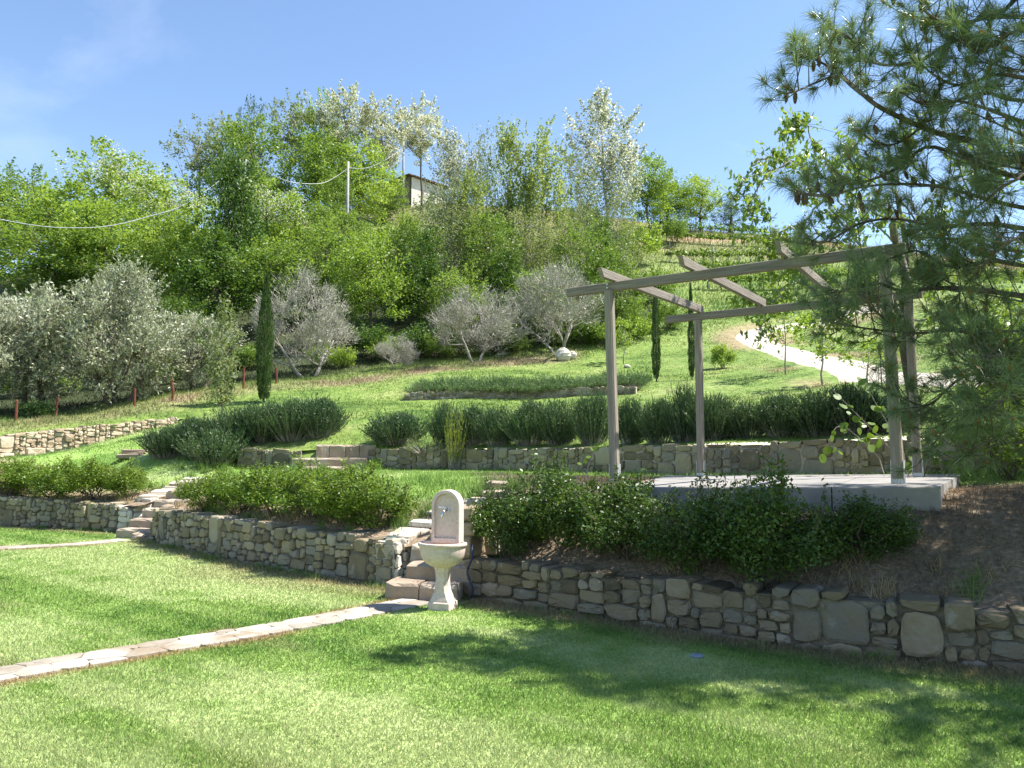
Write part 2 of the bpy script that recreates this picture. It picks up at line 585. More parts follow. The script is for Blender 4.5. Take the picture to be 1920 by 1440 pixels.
up = []
up += off(W2A, 0.35, 1.68) + off(W2B, 0.35, [1.70, 1.70, 1.69, 1.69, 1.73, 1.78, 1.84, 1.95])
up += off(W3, 0.35, [1.6, 2.02, 2.3, 2.62])
for q in [(640, 802, 20.3), (700, 765, 23.5), (765, 752, 26.8), (1000, 747, 26.8), (1190, 741, 25.6), (850, 727, 28.6), (1000, 722, 28.4), (1190, 722, 27.6), (820, 706, 31.0), (1000, 692, 34.0), (1060, 676, 36.5), (880, 686, 35.0),
          (560, 716, 31.0), (640, 713, 32.0), (455, 740, 27.0), (322, 757, 26.0), (251, 765, 25.5), (105, 783, 25.0), (30, 790, 24.0), (0, 800, 23.0), (140, 778, 26.0),
          (1232, 716, 29.0), (1355, 690, 33.0), (1475, 702, 27.0), (1545, 722, 24.0), (1655, 712, 21.5), (1360, 642, 40.0), (1480, 618, 43.5), (1500, 655, 35.0), (1430, 632, 40.0), (1600, 680, 27.5),
          (1300, 602, 46.0), (1400, 562, 54.0), (1300, 482, 70.0), (1440, 444, 80.0), (1260, 432, 82.0), (790, 384, 87.0), (720, 400, 84.0), (740, 430, 78.0), (1100, 402, 86.0),
          (0, 540, 60.0), (200, 505, 62.0), (400, 435, 75.0), (600, 395, 85.0), (500, 640, 42.0), (200, 700, 38.0), (800, 620, 44.0), (1000, 600, 46.0), (1000, 480, 68.0), (700, 520, 60.0), (1200, 620, 43.0),
          (1700, 500, 62.0), (1900, 520, 62.0), (1900, 640, 30.0), (1800, 560, 45.0), (1580, 640, 40.0), (1700, 660, 27.0)]:
    up.append(tuple(W(*q)))
up += [(-8.6, 22.6, 2.2), (-60, 100, 17), (0, 112, 25), (60, 110, 22), (-60, 40, 8), (80, 60, 16), (0, 140, 14), (-80, 140, 8), (90, 140, 12), (30, 14, 4.5), (12, 12, 2.6), (-30, 26, 3.0), (-60, 12, 1.5)]
UU = TPS(up)


def gz(x, y):
    """height of the ground"""
    x, y = np.atleast_1d(np.asarray(x, float)), np.atleast_1d(np.asarray(y, float))
    f, u = side(x, y, FRONT), side(x, y, UB)
    z = np.where(u > 0, UU(x, y), TT(x, y))
    return np.where((f < 0) & (u < 0), 0.0, z)


def g1(x, y):
    return float(gz([x], [y])[0])


# path centre lines
PATH1 = smooth_path([(-4.7, 4.8), (-3.67, 5.86), (-3.02, 6.51), (-2.2, 7.28), (-1.66, 7.85), (-1.15, 8.45), (-0.98, 8.65)], 60)
PATH2 = smooth_path([(-11.5, 12.1), (-8.42, 13.26), (-7.4, 13.85), (-6.95, 14.5)], 40)
UPATH = smooth_path([tuple(W(*q)[:2]) for q in [(1900, 735, 16.5), (1760, 722, 19.0), (1655, 700, 22.5), (1565, 676, 28.0), (1490, 655, 33.5), (1430, 643, 38.0), (1408, 632, 41.0), (1450, 624, 43.5), (1530, 617, 45.0), (1650, 612, 47.0)]], 90)


def pdist(x, y, PL):
    x, y = np.asarray(x, float).ravel(), np.asarray(y, float).ravel()
    d = np.full(x.shape, 1e9)
    for i in range(0, len(PL) - 1):
        a, b = PL[i], PL[i + 1]
        e = b - a
        t = np.clip(((x - a[0]) * e[0] + (y - a[1]) * e[1]) / (e @ e), 0, 1)
        d = np.minimum(d, np.hypot(a[0] + t * e[0] - x, a[1] + t * e[1] - y))
    return d


def mixc_(a, b, t):
    t = np.asarray(t)[:, None]
    return a * (1 - t) + b * t


G_DARK, G_MID, G_LITE = np.array([0.115, 0.212, 0.036]), np.array([0.208, 0.315, 0.07]), np.array([0.37, 0.44, 0.18])
STRAW, BROWN = np.array([0.33, 0.255, 0.145]), np.array([0.17, 0.125, 0.08])


def lawn_col(x, y):
    """turf colour: mown swathes (sheen of leaning blades painted as paler strips), clover-dark spots, straw by the walls and the path"""
    u, v = x * 0.80 - y * 0.60, x * 0.60 + y * 0.80
    s = .6 * fbm(u * 0.14, v * 2.6, 1.0, 1, 3) + .4 * fbm(u * 0.3, v * .8, 1.0, 13, 2)  # mowing stripes: sheen of the blades' lean put into the turf colour
    s2 = fbm(x, y, 3.0, 5, 3)
    k = 0.74 * s + 0.26 * s2
    c = mixc_(G_DARK, G_MID, sstep(0.33, 0.46, k))
    c = mixc_(c, G_LITE, sstep(0.46, 0.62, k) * 0.9)
    c = mixc_(c, np.array([0.29, 0.27, 0.135]), sstep(0.60, 0.80, fbm(u * 0.5, v * 1.1, 0.9, 21, 3)) * 0.45)
    dw = np.minimum(np.minimum(pdist(x, y, LW), pdist(x, y, MW)), 9)
    n = vn(x, y, 2.6, 9)
    c = mixc_(c, STRAW, (1 - sstep(0.10, 0.42 + 0.25 * n, dw)) * 0.8)
    dr = pdist(x, y, RW)
    c = mixc_(c, mixc_(BROWN, STRAW, n), (1 - sstep(0.12, 0.30 + 0.45 * n, dr)) * .9)
    dp = np.minimum(pdist(x, y, PATH1), pdist(x, y, PATH2))
    n3 = vn(x, y, 1.5, 31)
    c = mixc_(c, np.array([0.34, 0.22, 0.11]), (1 - sstep(0.20, 0.26 + 0.22 * n3, dp)) * sstep(0.30, 0.5, n3))
    return c


def grid_sheet(name, xs, ys, zf, keep, mat, colf=None, kind='structure'):
    X, Y = np.meshgrid(xs, ys)
    nx, ny = len(xs), len(ys)
    V = np.stack([X.ravel(), Y.ravel(), np.zeros(nx * ny)], 1)
    V[:, 2] = zf(V[:, 0], V[:, 1])
    i = np.arange(nx * ny).reshape(ny, nx)
    Fq = np.stack([i[:-1, :-1].ravel(), i[:-1, 1:].ravel(), i[1:, 1:].ravel(), i[1:, :-1].ravel()], 1)
    if keep is not None:
        cen = V[Fq].mean(1)
        Fq = Fq[keep(cen[:, 0], cen[:, 1])]
        used = np.unique(Fq)
        mp_ = np.full(len(V), -1)
        mp_[used] = np.arange(len(used))
        V, Fq = V[used], mp_[Fq]
    o = link(name, mesh(name, V, Fq, mat, smooth=True, col=colf(V[:, 0], V[:, 1]) if colf else None))
    o['kind'] = kind
    return o


# ---- lower lawn: one sheet reaching far out, fine where the camera sees it
xs = np.concatenate([np.array([-400, -200, -100, -50, -25]), np.arange(-17, 9.01, 0.2), np.array([14, 25, 50, 100, 200, 400])])
ys = np.concatenate([np.array([-400, -200, -100, -50, -20, -8, -2]), np.arange(1.0, 21.0, 0.2), np.array([30, 60, 150, 400])])
grid_sheet('lower_lawn', xs, ys, lambda x, y: 0.012 * (vn(x, y, 0.7, 2) - 0.5) - 0.006, None, M['turf'], lawn_col)


def in_stair(x, y, base, D, hw, l0, l1):
    rx, ry = x - base[0], y - base[1]
    a, b = rx * D[0] + ry * D[1], rx * D[1] - ry * D[0]
    return (a > l0) & (a < l1) & (np.abs(b) < hw)


ST1, ST2 = np.array([-6.85, 14.78]), np.array([-0.97, 8.76])       # foot of each lower stair (centre)


def terr_col(x, y):
    k = 0.55 * fbm(x, y * 0.6, 0.8, 3, 3) + 0.45 * fbm(x, y, 2.4, 8, 3)
    c = mixc_(G_DARK * 1.05, G_MID * 1.08, sstep(0.30, 0.46, k))
    c = mixc_(c, G_LITE, sstep(0.48, 0.70, k) * 0.8)
    f = side(x, y, FRONT)
    n = vn(x, y, 2.0, 12)
    soil = np.array([0.30, 0.225, 0.15])
    c = mixc_(c, mixc_(soil * 0.75, soil * 1.15, n), 1 - sstep(0.9, 1.7 + 0.5 * n, f))
    lit = np.array([0.19, 0.15, 0.102])                            # pine litter on the bank at the right
    c = mixc_(c, mixc_(lit * 0.6, lit * 1.3, fbm(x, y, 3.0, 14, 3)), sstep(0.2, 1.0, x + 0.15 * y - 1.1 + 0.4 * n) * (1 - sstep(4.2, 5.0, f)))
    return c


grid_sheet('terrace', np.arange(-20, 13.01, 0.13), np.arange(4.4, 26.01, 0.13), lambda x, y: TT(x, y) + 0.05 * (fbm(x, y, 1.6, 4) - 0.5) * np.clip(side(x, y, FRONT), 0, 1),
           lambda x, y: (side(x, y, FRONT) > 0.17) & (side(x, y, UB) < 0.25) & ~in_stair(x, y, ST1, SD1, 0.58, 0.1, 1.8) & ~in_stair(x, y, ST2, SD2, 0.52, 0.1, 2.0), M['turf'], terr_col)


def hill_col(x, y):
    k = 0.5 * fbm(x, y * 0.7, 0.35, 3, 4) + 0.5 * fbm(x, y, 1.5, 8, 3)
    c = mixc_(np.array([.085, .15, .025]), np.array([.165, .24, .05]), sstep(0.30, 0.50, k))
    c = mixc_(c, np.array([.26, .30, .10]), sstep(0.50, 0.72, k) * 0.8)
    dry = np.array([0.27, 0.215, 0.125])
    n = fbm(x, y, 0.45, 17, 3)
    # strip of dry grass at the foot of the olives
    ed = side(x, y, np.array([(-60, 10.0), (-14.5, 22.2), (-10.5, 26.0), (-6.5, 29.8), (-1.8, 34.0), (2.5, 36.6), (5.5, 38.6), (14, 46), (40, 60)]))
    c = mixc_(c, mixc_(dry * 0.8, dry * 1.2, vn(x, y, 1.1, 40)), sstep(-0.7, 0.4, ed + 1.2 * (n - 0.5)) * (1 - sstep(1.2, 3.0, ed)) * (x < 3.4) * (.45 + .5 * sstep(.35, .6, vn(x, y, .9, 77))))
    wood = np.array([0.04, 0.05, 0.02])  # dark undergrowth; shade under the trees is put into this ground colour
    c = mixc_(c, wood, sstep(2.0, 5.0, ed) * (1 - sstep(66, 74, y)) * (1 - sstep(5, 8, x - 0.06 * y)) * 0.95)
    hi = sstep(62, 74, y)
    c = mixc_(c, np.array([0.20, 0.20, 0.085]), hi * 0.75)
    c = mixc_(c, np.array([0.36, 0.26, 0.155]), hi * sstep(0.52, 0.66, fbm(x, y, 0.22, 23, 3)) * 0.9)
    b1 = (1 - sstep(1.2, 2.6, pdist(x, y, UPATH))) * sstep(0.45, 0.6, n)
    c = mixc_(c, np.array([0.34, 0.25, 0.15]), b1 * (x > 8) * 0.8)
    return c


ys = np.concatenate([np.geomspace(10.0, 40.0, 130), np.geomspace(40.5, 150, 80)])
us = np.linspace(-1.5, 1.5, 240)
Ug, Yg = np.meshgrid(us, ys)
V = np.stack([(Ug * Yg).ravel(), Yg.ravel(), np.zeros(Ug.size)], 1)
V[:, 2] = UU(V[:, 0], V[:, 1]) + 0.06 * (fbm(V[:, 0], V[:, 1], 1.0, 4) - 0.5)
i_ = np.arange(Ug.size).reshape(Ug.shape)
Fq = np.stack([i_[:-1, :-1].ravel(), i_[:-1, 1:].ravel(), i_[1:, 1:].ravel(), i_[1:, :-1].ravel()], 1)
cen = V[Fq].mean(1)
Fq = Fq[side(cen[:, 0], cen[:, 1], UB) > 0.10]
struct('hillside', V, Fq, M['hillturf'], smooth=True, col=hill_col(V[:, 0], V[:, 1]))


def bank_strip(a, b, ext=.4):
    a, b = np.array(a, float), np.array(b, float)
    t = nrm(b - a)
    n = np.array([-t[1], t[0]])
    L = np.linalg.norm(b - a)
    ss, os_ = np.linspace(-ext, L + ext, 14), np.linspace(-.5, .7, 8)
    V = []
    for s in ss:
        p = a + t * s
        lo, hi = p + n * os_[0], p + n * os_[-1]
        zl, zh = float(TT([lo[0]], [lo[1]])[0]), float(UU([hi[0]], [hi[1]])[0])
        for o in os_:
            q = p + n * o
            V.append((q[0], q[1], zl + (zh - zl) * float(sstep(os_[0], os_[-1], o)) + 0.03))
    F_ = [(i * 8 + j, (i + 1) * 8 + j, (i + 1) * 8 + j + 1, i * 8 + j + 1) for i in range(13) for j in range(7)]
    V = np.array(V)
    struct('bank', V, F_, M['turf'], smooth=True, col=hill_col(V[:, 0], V[:, 1]))


bank_strip((-10.2, 24.5), (-8.6, 22.6))
bank_strip((-8.6, 22.6), (-7.1, 20.2))
bank_strip((-5.0, 18.74), (-4.42, 18.66), .03)
bank_strip((-3.2, 18.47), (-3.05, 18.42), .06)


def ribbon(PL, w, z0, zf, n_across=5, jit=0.12, rng=R):
    t = nrm(np.gradient(PL, axis=0))
    nn = np.stack([-t[:, 1], t[:, 0]], 1)
    V, F_ = [], []
    for i in range(len(PL)):
        wl_, wr_ = w / 2 * (1 + rng.uniform(-jit, jit)), w / 2 * (1 + rng.uniform(-jit, jit))
        for a in np.linspace(-wl_, wr_, n_across):
            p = PL[i] + nn[i] * a
            V.append((p[0], p[1], zf(p[0], p[1]) + z0 * (1 - 2.2 * (abs(a) / (w / 2)) ** 6)))
    for i in range(len(PL) - 1):
        for j in range(n_across - 1):
            a = i * n_across + j
            F_.append((a, a + 1, a + n_across + 1, a + n_across))
    return np.array(V), F_


Vp, Fp = ribbon(UPATH, 1.75, 0.035, lambda x, y: float(UU([x], [y])[0]), 9, 0.05)
struct('gravel_path', Vp, Fp, M['path'], smooth=True)

# ---------------------------------------------------------------- rubble: power-diagram stones
def clip_poly(P, nx, ny, c):
    """keep n.p <= c"""
    out = []
    d = [p[0] * nx + p[1] * ny - c for p in P]
    for i in range(len(P)):
        j = (i + 1) % len(P)
        if d[i] <= 0:
            out.append(P[i])
        if d[i] * d[j] < 0:
            t = d[i] / (d[i] - d[j])
            out.append((P[i][0] + t * (P[j][0] - P[i][0]), P[i][1] + t * (P[j][1] - P[i][1])))
    return out


def rubble_cells(L, Hf, sizes, rng, asp=1.0, hmax=None, cap=0.0, rows=None):
    """irregular stone outlines filling 0..L x 0..Hf(s); sizes = [(radius, tries)]"""
    hm = hmax or max(Hf(s) for s in np.linspace(0, L, 40))
    S = []
    if cap:                                              # a course of small stones along the top
        s = rng.uniform(0, cap)
        while s < L:
            rr = cap * rng.uniform(.36, .62)
            S.append((s, (Hf(s) - rr * .62) * asp, rr))
            s += rr * rng.uniform(1.55, 2.0)
    if rows:                                             # coursed stretch: rows = (s0, s1, course height)
        s0, s1, ch = rows
        nr_ = max(2, int(round(hm / ch)))
        for k in range(nr_):
            s = s0 + rng.uniform(0, .2)
            while s < s1:
                wd = rng.choice([.10, .14, .19, .25, .31]) * rng.uniform(.85, 1.15)
                S.append((s + wd / 2, (k + .5 + rng.uniform(-.12, .12)) * hm / nr_ * asp, .07 + .16 * wd))
                s += wd
    for r, tries in sizes:
        for _ in range(tries):
            s, t = rng.uniform(0, L), rng.uniform(0, hm) * asp
            if t / asp > Hf(s):
                continue
            rr = r * rng.uniform(0.85, 1.15)
            ok = True
            for (a, b, c) in S:
                if (a - s) ** 2 + (b - t) ** 2 < (0.86 * (rr + c)) ** 2:
                    ok = False
                    break
            if ok:
                S.append((s, t, rr))
    cells = []
    for i, (s, t, r) in enumerate(S):
        w = 4.5 * r + 0.25
        P = [(max(s - w, 0), max(t - w, 0)), (min(s + w, L), max(t - w, 0)), (min(s + w, L), min(t + w, hm * asp)), (max(s - w, 0), min(t + w, hm * asp))]
        for j, (a, b, c) in enumerate(S):
            if j == i:
                continue
            dx, dy = a - s, b - t
            d2 = dx * dx + dy * dy
            if d2 > (4.5 * (r + c) + 0.5) ** 2:
                continue
            cc = (a * a + b * b - c * c - s * s - t * t + r * r) / 2.0
            P = clip_poly(P, dx, dy, cc)
            if len(P) < 3:
                break
        if len(P) < 3:
            continue
        cells.append([(p[0], p[1] / asp) for p in P])
    return cells


def pack_cells(L, H, mix, rng, g=0.03):
    """random rubble: stones of mixed size laid from the foot upwards, each fitted into the room left"""
    nx, ny = max(2, int(L / g)), max(2, int(round(H / g)))
    occ = np.zeros((ny, nx), bool)
    out = []
    pr = np.array([m[0] for m in mix])
    pr = pr / pr.sum()
    for j in range(ny):
        i = 0
        while i < nx:
            if occ[j, i]:
                i += 1
                continue
            m = mix[rng.choice(len(mix), p=pr)]
            w = max(1, int(round(rng.uniform(m[1], m[2]) / g)))
            h = max(1, int(round(rng.uniform(m[3], m[4]) / g)))
            k = i
            while k < nx and not occ[j, k] and k - i < w:
                k += 1
            if k < nx and nx - k == 1:
                k += 1 if not occ[j, k] else 0
            run = 0
            while k + run < nx and not occ[j, min(k + run, nx - 1)]:
                run += 1
                if run > 2:
                    break
            if 0 < run <= 2:
                k += run
            w = k - i
            h = min(h, ny - j, max(2, int(w * 2.2)))
            if ny - j - h == 1:
                h += 1
            for q in range(1, h):
                if occ[j + q, i:i + w].any():
                    h = q
                    break
            occ[j:j + h, i:i + w] = True
            x0, x1, y0, y1 = i * g, (i + w) * g, j * g, (j + h) * g
            d = min(.034, .22 * min(x1 - x0, y1 - y0))
            u = lambda: rng.uniform(0, 1) ** 1.6 * d
            e = .006
            mx, my = (x0 + x1) / 2 + rng.uniform(-.2, .2) * (x1 - x0), (y0 + y1) / 2 + rng.uniform(-.2, .2) * (y1 - y0)
            P = [(x0 + u(), y0 + u()), (mx, y0 - e * rng.uniform(-.6, 1)), (x1 - u(), y0 + u()), (x1 + e * rng.uniform(-.6, 1), my), (x1 - u(), y1 - u()), (mx, y1 + e * rng.uniform(-.6, 1)), (x0 + u(), y1 - u()), (x0 - e * rng.uniform(-.6, 1), my)]
            out.append(P)
            i += w
    return out


MIX_A = [(.07, .22, .38, .30, .48), (.43, .17, .34, .09, .18), (.30, .10, .18, .07, .13), (.20, .07, .12, .06, .11)]     # slabs, mediums, fillers
MIX_B = [(.05, .30, .48, .22, .36), (.62, .18, .36, .09, .16), (.33, .09, .17, .07, .13)]                                # flatter, coursed
MIX_C = [(.14, .34, .60, .30, .50), (.52, .20, .40, .11, .21), (.34, .10, .20, .08, .15)]                                # big upright slabs


def outline(P, gap, rng, m=9, corners=9):
    """an angular stone outline: few corners, slightly chipped"""
    P = [np.array(p) for p in P]
    while len(P) > corners:                               # drop the corner that costs least area
        ar = []
        for i in range(len(P)):
            a, b, c = P[i - 1], P[i], P[(i + 1) % len(P)]
            ar.append(abs((b[0] - a[0]) * (c[1] - a[1]) - (b[1] - a[1]) * (c[0] - a[0])))
        P.pop(int(np.argmin(ar)))
    P = np.array(P)
    c = P.mean(0)
    ext = max(np.ptp(P[:, 0]), np.ptp(P[:, 1]), 1e-3)
    P = c + (P - c) * (1 - min(0.3, 2 * gap / ext))
    Q = []
    for i in range(len(P)):
        a, b, d = P[i - 1], P[i], P[(i + 1) % len(P)]
        ch = rng.uniform(.08, .26)
        cosv = abs((a - b) @ (d - b)) / (np.linalg.norm(a - b) * np.linalg.norm(d - b) + 1e-9)
        if cosv > .93 and len(P) > 5:                     # nearly straight: keep as one point
            Q.append(b)
        else:
            Q += [b + (a - b) * ch, b + (d - b) * ch * rng.uniform(.6, 1.2)]
    Q = np.array(Q) + rng.normal(0, 0.004, (len(Q), 2))
    ar = 0.5 * np.sum(Q[:, 0] * np.roll(Q[:, 1], -1) - Q[:, 1] * np.roll(Q[:, 0], -1))
    return Q if ar > 0 else Q[::-1]


def stone_rings(O, depth, bulge, rng):
    """(a,b,c) coords: a,b in the face plane, c outwards"""
    m = len(O)
    c = O.mean(0)
    rings = [(O, -depth), (O, 0.0), (c + (O - c) * rng.uniform(.80, .90), bulge * 0.8)]
    V = []
    for k, (o, h) in enumerate(rings):
        hh = np.full(m, h) + (rng.normal(0, bulge * 0.22, m) if k == 2 else 0)
        V.append(np.column_stack([o, hh]))
    V.append(np.array([[c[0], c[1], bulge * rng.uniform(0.7, 1.25)]]))
    F_ = []
    for k in range(2):
        for j in range(m):
            q = (j + 1) % m
            F_.append((k * m + j, k * m + q, (k + 1) * m + q, (k + 1) * m + j))
    for j in range(m):
        F_.append((2 * m + j, 2 * m + (j + 1) % m, 3 * m))
    return np.vstack(V), F_


def rubble_wall(name, label, PL, zb, zt, seed, sizes, mat, mortar, thick=0.34, gap=0.004, bulge=0.024, asp=1.2, ztj=0.025, cat='stone wall', batter=0.04, cap=0.0, rows=None):
    """wall along plan polyline PL (front face), foot zb and top zt given per vertex; stones are parts"""
    rng = np.random.default_rng(seed)
    PL = np.asarray(PL, float)
    seg = np.linalg.norm(np.diff(PL, axis=0), axis=1)
    cum = np.concatenate([[0], np.cumsum(seg)])
    L = cum[-1]
    zb, zt = np.asarray(zb, float), np.asarray(zt, float)
    fb, ft = (lambda s: np.interp(s, cum, zb)), (lambda s: np.interp(s, cum, zt))
    zmin = zb.min() - 0.08

    def fr(s):
        p = np.array([np.interp(s, cum, PL[:, 0]), np.interp(s, cum, PL[:, 1])])
        e = 0.12
        a = np.array([np.interp(max(s - e, 0), cum, PL[:, 0]), np.interp(max(s - e, 0), cum, PL[:, 1])])
        b = np.array([np.interp(min(s + e, L), cum, PL[:, 0]), np.interp(min(s + e, L), cum, PL[:, 1])])
        t = nrm(b - a)
        return p, t, np.array([t[1], -t[0]])
    mid = PL[len(PL) // 2]
    root = thing(name, label, cat, (mid[0], mid[1], float(fb(L / 2))))
    # mortar core
    ss = np.linspace(0, L, max(12, int(L / 0.18)))
    V, F_ = [], []
    for s in ss:
        p, t, n = fr(s)
        top = ft(s) - 0.05
        for (o, z) in ((-0.018 - 0.006, zmin), (-0.018 - batter * (top - zmin), top), (-thick, top), (-thick, zmin)):
            q = p + n * o
            V.append((q[0], q[1], z))
    for i in range(len(ss) - 1):
        for j in range(4):
            k = (j + 1) % 4
            F_.append((i * 4 + j, i * 4 + k, (i + 1) * 4 + k, (i + 1) * 4 + j))
    F_.append((0, 3, 2, 1))
    e = (len(ss) - 1) * 4
    F_.append((e, e + 1, e + 2, e + 3))
    part('mortar_core', V, [f[::-1] for f in F_], mortar, root)
    cells = pack_cells(L, zt.max() - zmin + 0.02, sizes, rng)
    for P in cells:
        pa = np.array(P)
        cs = pa[:, 0].mean()
        top_here = ft(np.clip(cs, 0, L)) - zmin
        if pa[:, 1].min() > top_here - 0.06:
            continue
        # trim to the wall's sloping top
        s0, s1 = pa[:, 0].min(), pa[:, 0].max()
        h0, h1 = ft(s0) - zmin, ft(s1) - zmin
        jt = rng.uniform(-ztj, ztj)
        sl = (h1 - h0) / max(s1 - s0, 1e-4)
        touches = pa[:, 1].max() > min(h0, h1) - 0.03
        if touches:
            P = clip_poly([tuple(p) for p in pa], -sl, 1.0, h0 - sl * s0 + jt)
            if len(P) < 3:
                continue
        pa = np.array(P)
        if pa[:, 1].max() < np.interp(cs, cum, zb) - zmin - 0.02:
            continue
        if np.ptp(pa[:, 0]) < 0.03 or np.ptp(pa[:, 1]) < 0.03:
            continue
        O = outline(P, gap * rng.uniform(.5, 1.8), rng, corners=9)
        sz = min(np.ptp(pa[:, 0]), np.ptp(pa[:, 1]))
        Vs, Fs = stone_rings(O, thick * 0.9 if touches else 0.12, bulge * rng.uniform(0.5, 1.25) * min(1, sz / 0.14 + 0.3), rng)
        out = rng.normal(0.004, 0.016)
        tl, tk = rng.normal(0, .05, 2)
        ca_, cb_ = O.mean(0)
        Wv = []
        for (a, b, c) in Vs:
            p, t, n = fr(np.clip(a, 0, L))
            q = p + t * (a - np.clip(a, 0, L)) + n * (c + out + tl * (a - ca_) + tk * (b - cb_) - batter * b)
            Wv.append((q[0], q[1], zmin + b))
        part('stone', Wv, Fs, mat, root)
    return root


SZ_BIG = [(0.25, 12), (0.17, 34), (0.115, 160), (0.08, 800), (0.052, 1500)]
SZ_MED = [(0.15, 30), (0.11, 220), (0.08, 800), (0.052, 1200)]
Tc = lambda P: [float(TT([p[0]], [p[1]])[0]) + 0.07 for p in P]
rubble_wall('retaining_wall', 'shaded rubble retaining wall at the far left of the lower lawn', LW, [0, 0, 0, 0], [0.66, 0.63, 0.59, 0.55], 11, MIX_A, M['stone'], M['mortar'], thick=0.42, cap=0.16)
cheek1 = [tuple(LW[-1] + rn(SD1) * 0.02 + SD1 * 0.02)] + [tuple(LW[-1] + rn(SD1) * o + SD1 * d) for o, d in ((0.45, -0.12), (0.66, 0.2), (0.66, 0.9), (0.66, 1.75))]
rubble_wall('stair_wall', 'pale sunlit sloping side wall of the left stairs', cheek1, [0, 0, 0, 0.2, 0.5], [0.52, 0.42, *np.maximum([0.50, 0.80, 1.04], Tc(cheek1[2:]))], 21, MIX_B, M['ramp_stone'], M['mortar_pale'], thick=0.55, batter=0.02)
rubble_wall('retaining_wall', 'rubble retaining wall between the two lower stairs, ending beside the pink fountain', MW, [0, 0, 0, 0], [0.58, 0.60, 0.575, 0.545], 12, MIX_A, M['stone'], M['mortar'], batter=0.05, cap=0.17)
cheek2 = [tuple(MW[-1] + SD2 * d + rn(SD2) * 0.02) for d in (0.02, 0.4, 0.9, 1.6)]
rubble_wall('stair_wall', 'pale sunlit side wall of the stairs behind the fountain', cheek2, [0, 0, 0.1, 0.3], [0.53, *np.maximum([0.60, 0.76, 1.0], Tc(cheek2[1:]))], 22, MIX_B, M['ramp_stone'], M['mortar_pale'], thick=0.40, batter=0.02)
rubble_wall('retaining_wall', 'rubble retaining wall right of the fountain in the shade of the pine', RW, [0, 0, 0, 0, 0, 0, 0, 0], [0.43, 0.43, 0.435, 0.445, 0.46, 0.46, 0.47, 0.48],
            16, MIX_B, M['stone_brown_shade'], M['mortar'], gap=0.004, bulge=0.026, asp=1.3, ztj=0.035, rows=(3.2, 9.5, 0.115))
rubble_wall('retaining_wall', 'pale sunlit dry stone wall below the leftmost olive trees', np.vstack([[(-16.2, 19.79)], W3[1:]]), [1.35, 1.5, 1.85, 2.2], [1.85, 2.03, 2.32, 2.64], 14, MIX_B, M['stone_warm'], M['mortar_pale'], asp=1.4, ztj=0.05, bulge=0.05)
rubble_wall('retaining_wall', 'short stretch of rubble terrace wall below the left rosemary bushes', np.vstack([W2A, [(-4.88, 19.35)]]), [1.1, 1.1, 1.1, 1.2], [1.66, 1.65, 1.6, 1.72], 15, MIX_C, M['stone'], M['mortar_pale'])
rubble_wall('retaining_wall', 'long rubble terrace wall below the rosemary hedge behind the pergola', np.vstack([W2B[:-1], [(7.1, 10.97)]]), [1.12, 1.13, 1.13, 1.13, 1.14, 1.16, 1.2, 1.25], [1.66, 1.66, 1.66, 1.67, 1.70, 1.75, 1.81, 1.9],
            26, MIX_C, M['stone'], M['mortar_pale'], ztj=0.03)
LB = np.array([tuple(W(*q)[:2]) for q in [(758, 752, 26.8), (850, 750, 26.9), (1000, 747, 26.8), (1100, 744, 26.3), (1192, 741, 25.8)]])
LBz = np.array([g1(*p) for p in LB])
rubble_wall('bed_wall', 'low stone edging wall of the lavender bed', LB, LBz - 0.02, LBz + 0.30, 18, MIX_B, M['stone'], M['mortar_pale'], asp=1.6, thick=0.3)


# ---------------------------------------------------------------- stairs
def step_block(sx, sy, sz, rng, nx=5):
    V, F_ = [], []
    xs_ = np.linspace(-sx / 2, sx / 2, nx)
    prof = [(-sy / 2, 0), (-sy / 2 - 0.005, sz * 0.5), (-sy / 2 - 0.012, sz - 0.03), (-sy / 2 + 0.02, sz), (0, sz + 0.006), (sy / 2, sz), (sy / 2, 0)]
    m = len(prof)
    for x in xs_:
        for (y, z) in prof:
            V.append((x + rng.normal(0, 0.006), y + rng.normal(0, 0.009), z + rng.normal(0, 0.006)))
    for i in range(nx - 1):
        for j in range(m):
            k = (j + 1) % m
            F_.append((i * m + j, i * m + k, (i + 1) * m + k, (i + 1) * m + j))
    F_.append(tuple(range(m)))
    F_.append(tuple(range((nx - 1) * m + m - 1, (nx - 1) * m - 1, -1)))
    return np.array(V), [f[::-1] for f in F_]


def stair(name, label, base, D, width, n, rise, run, seed, split=2, face=None):
    rng = np.random.default_rng(seed)
    root = thing(name, label, 'stairs', (base[0], base[1], 0.0), math.atan2(-(face if face is not None else D)[0], (face if face is not None else D)[1]))
    fc = nrm(face if face is not None else D)
    for i in range(n):
        cuts = np.sort(rng.uniform(-0.2, 0.2, split - 1)) * width if split > 1 else []
        e = np.concatenate([[-width / 2], cuts, [width / 2]])
        for a, b in zip(e[:-1], e[1:]):
            Vb, Fb = step_block(b - a - 0.012, run + 0.10, rise + 0.11, rng)
            adv = D * run * i
            Vb = Vb + np.array([(a + b) / 2 + adv @ rn(fc) - (0.2 if face is not None and i > 1 else 0), adv @ fc + run / 2, i * rise - 0.11 + rng.normal(0, 0.005)])
            part('step', Vb, Fb, M['step_stone'], root, local=True)
    return root


stair('stone_stairs', 'stone steps through the gap at the left end of the long shaded wall', ST1, SD1, 0.95, 6, 0.16, 0.31, 31)
stair('stone_stairs', 'stone steps behind the pink fountain', ST2, SD2, 0.80, 6, 0.165, 0.33, 33, 2, np.array([0.18, 0.98]))
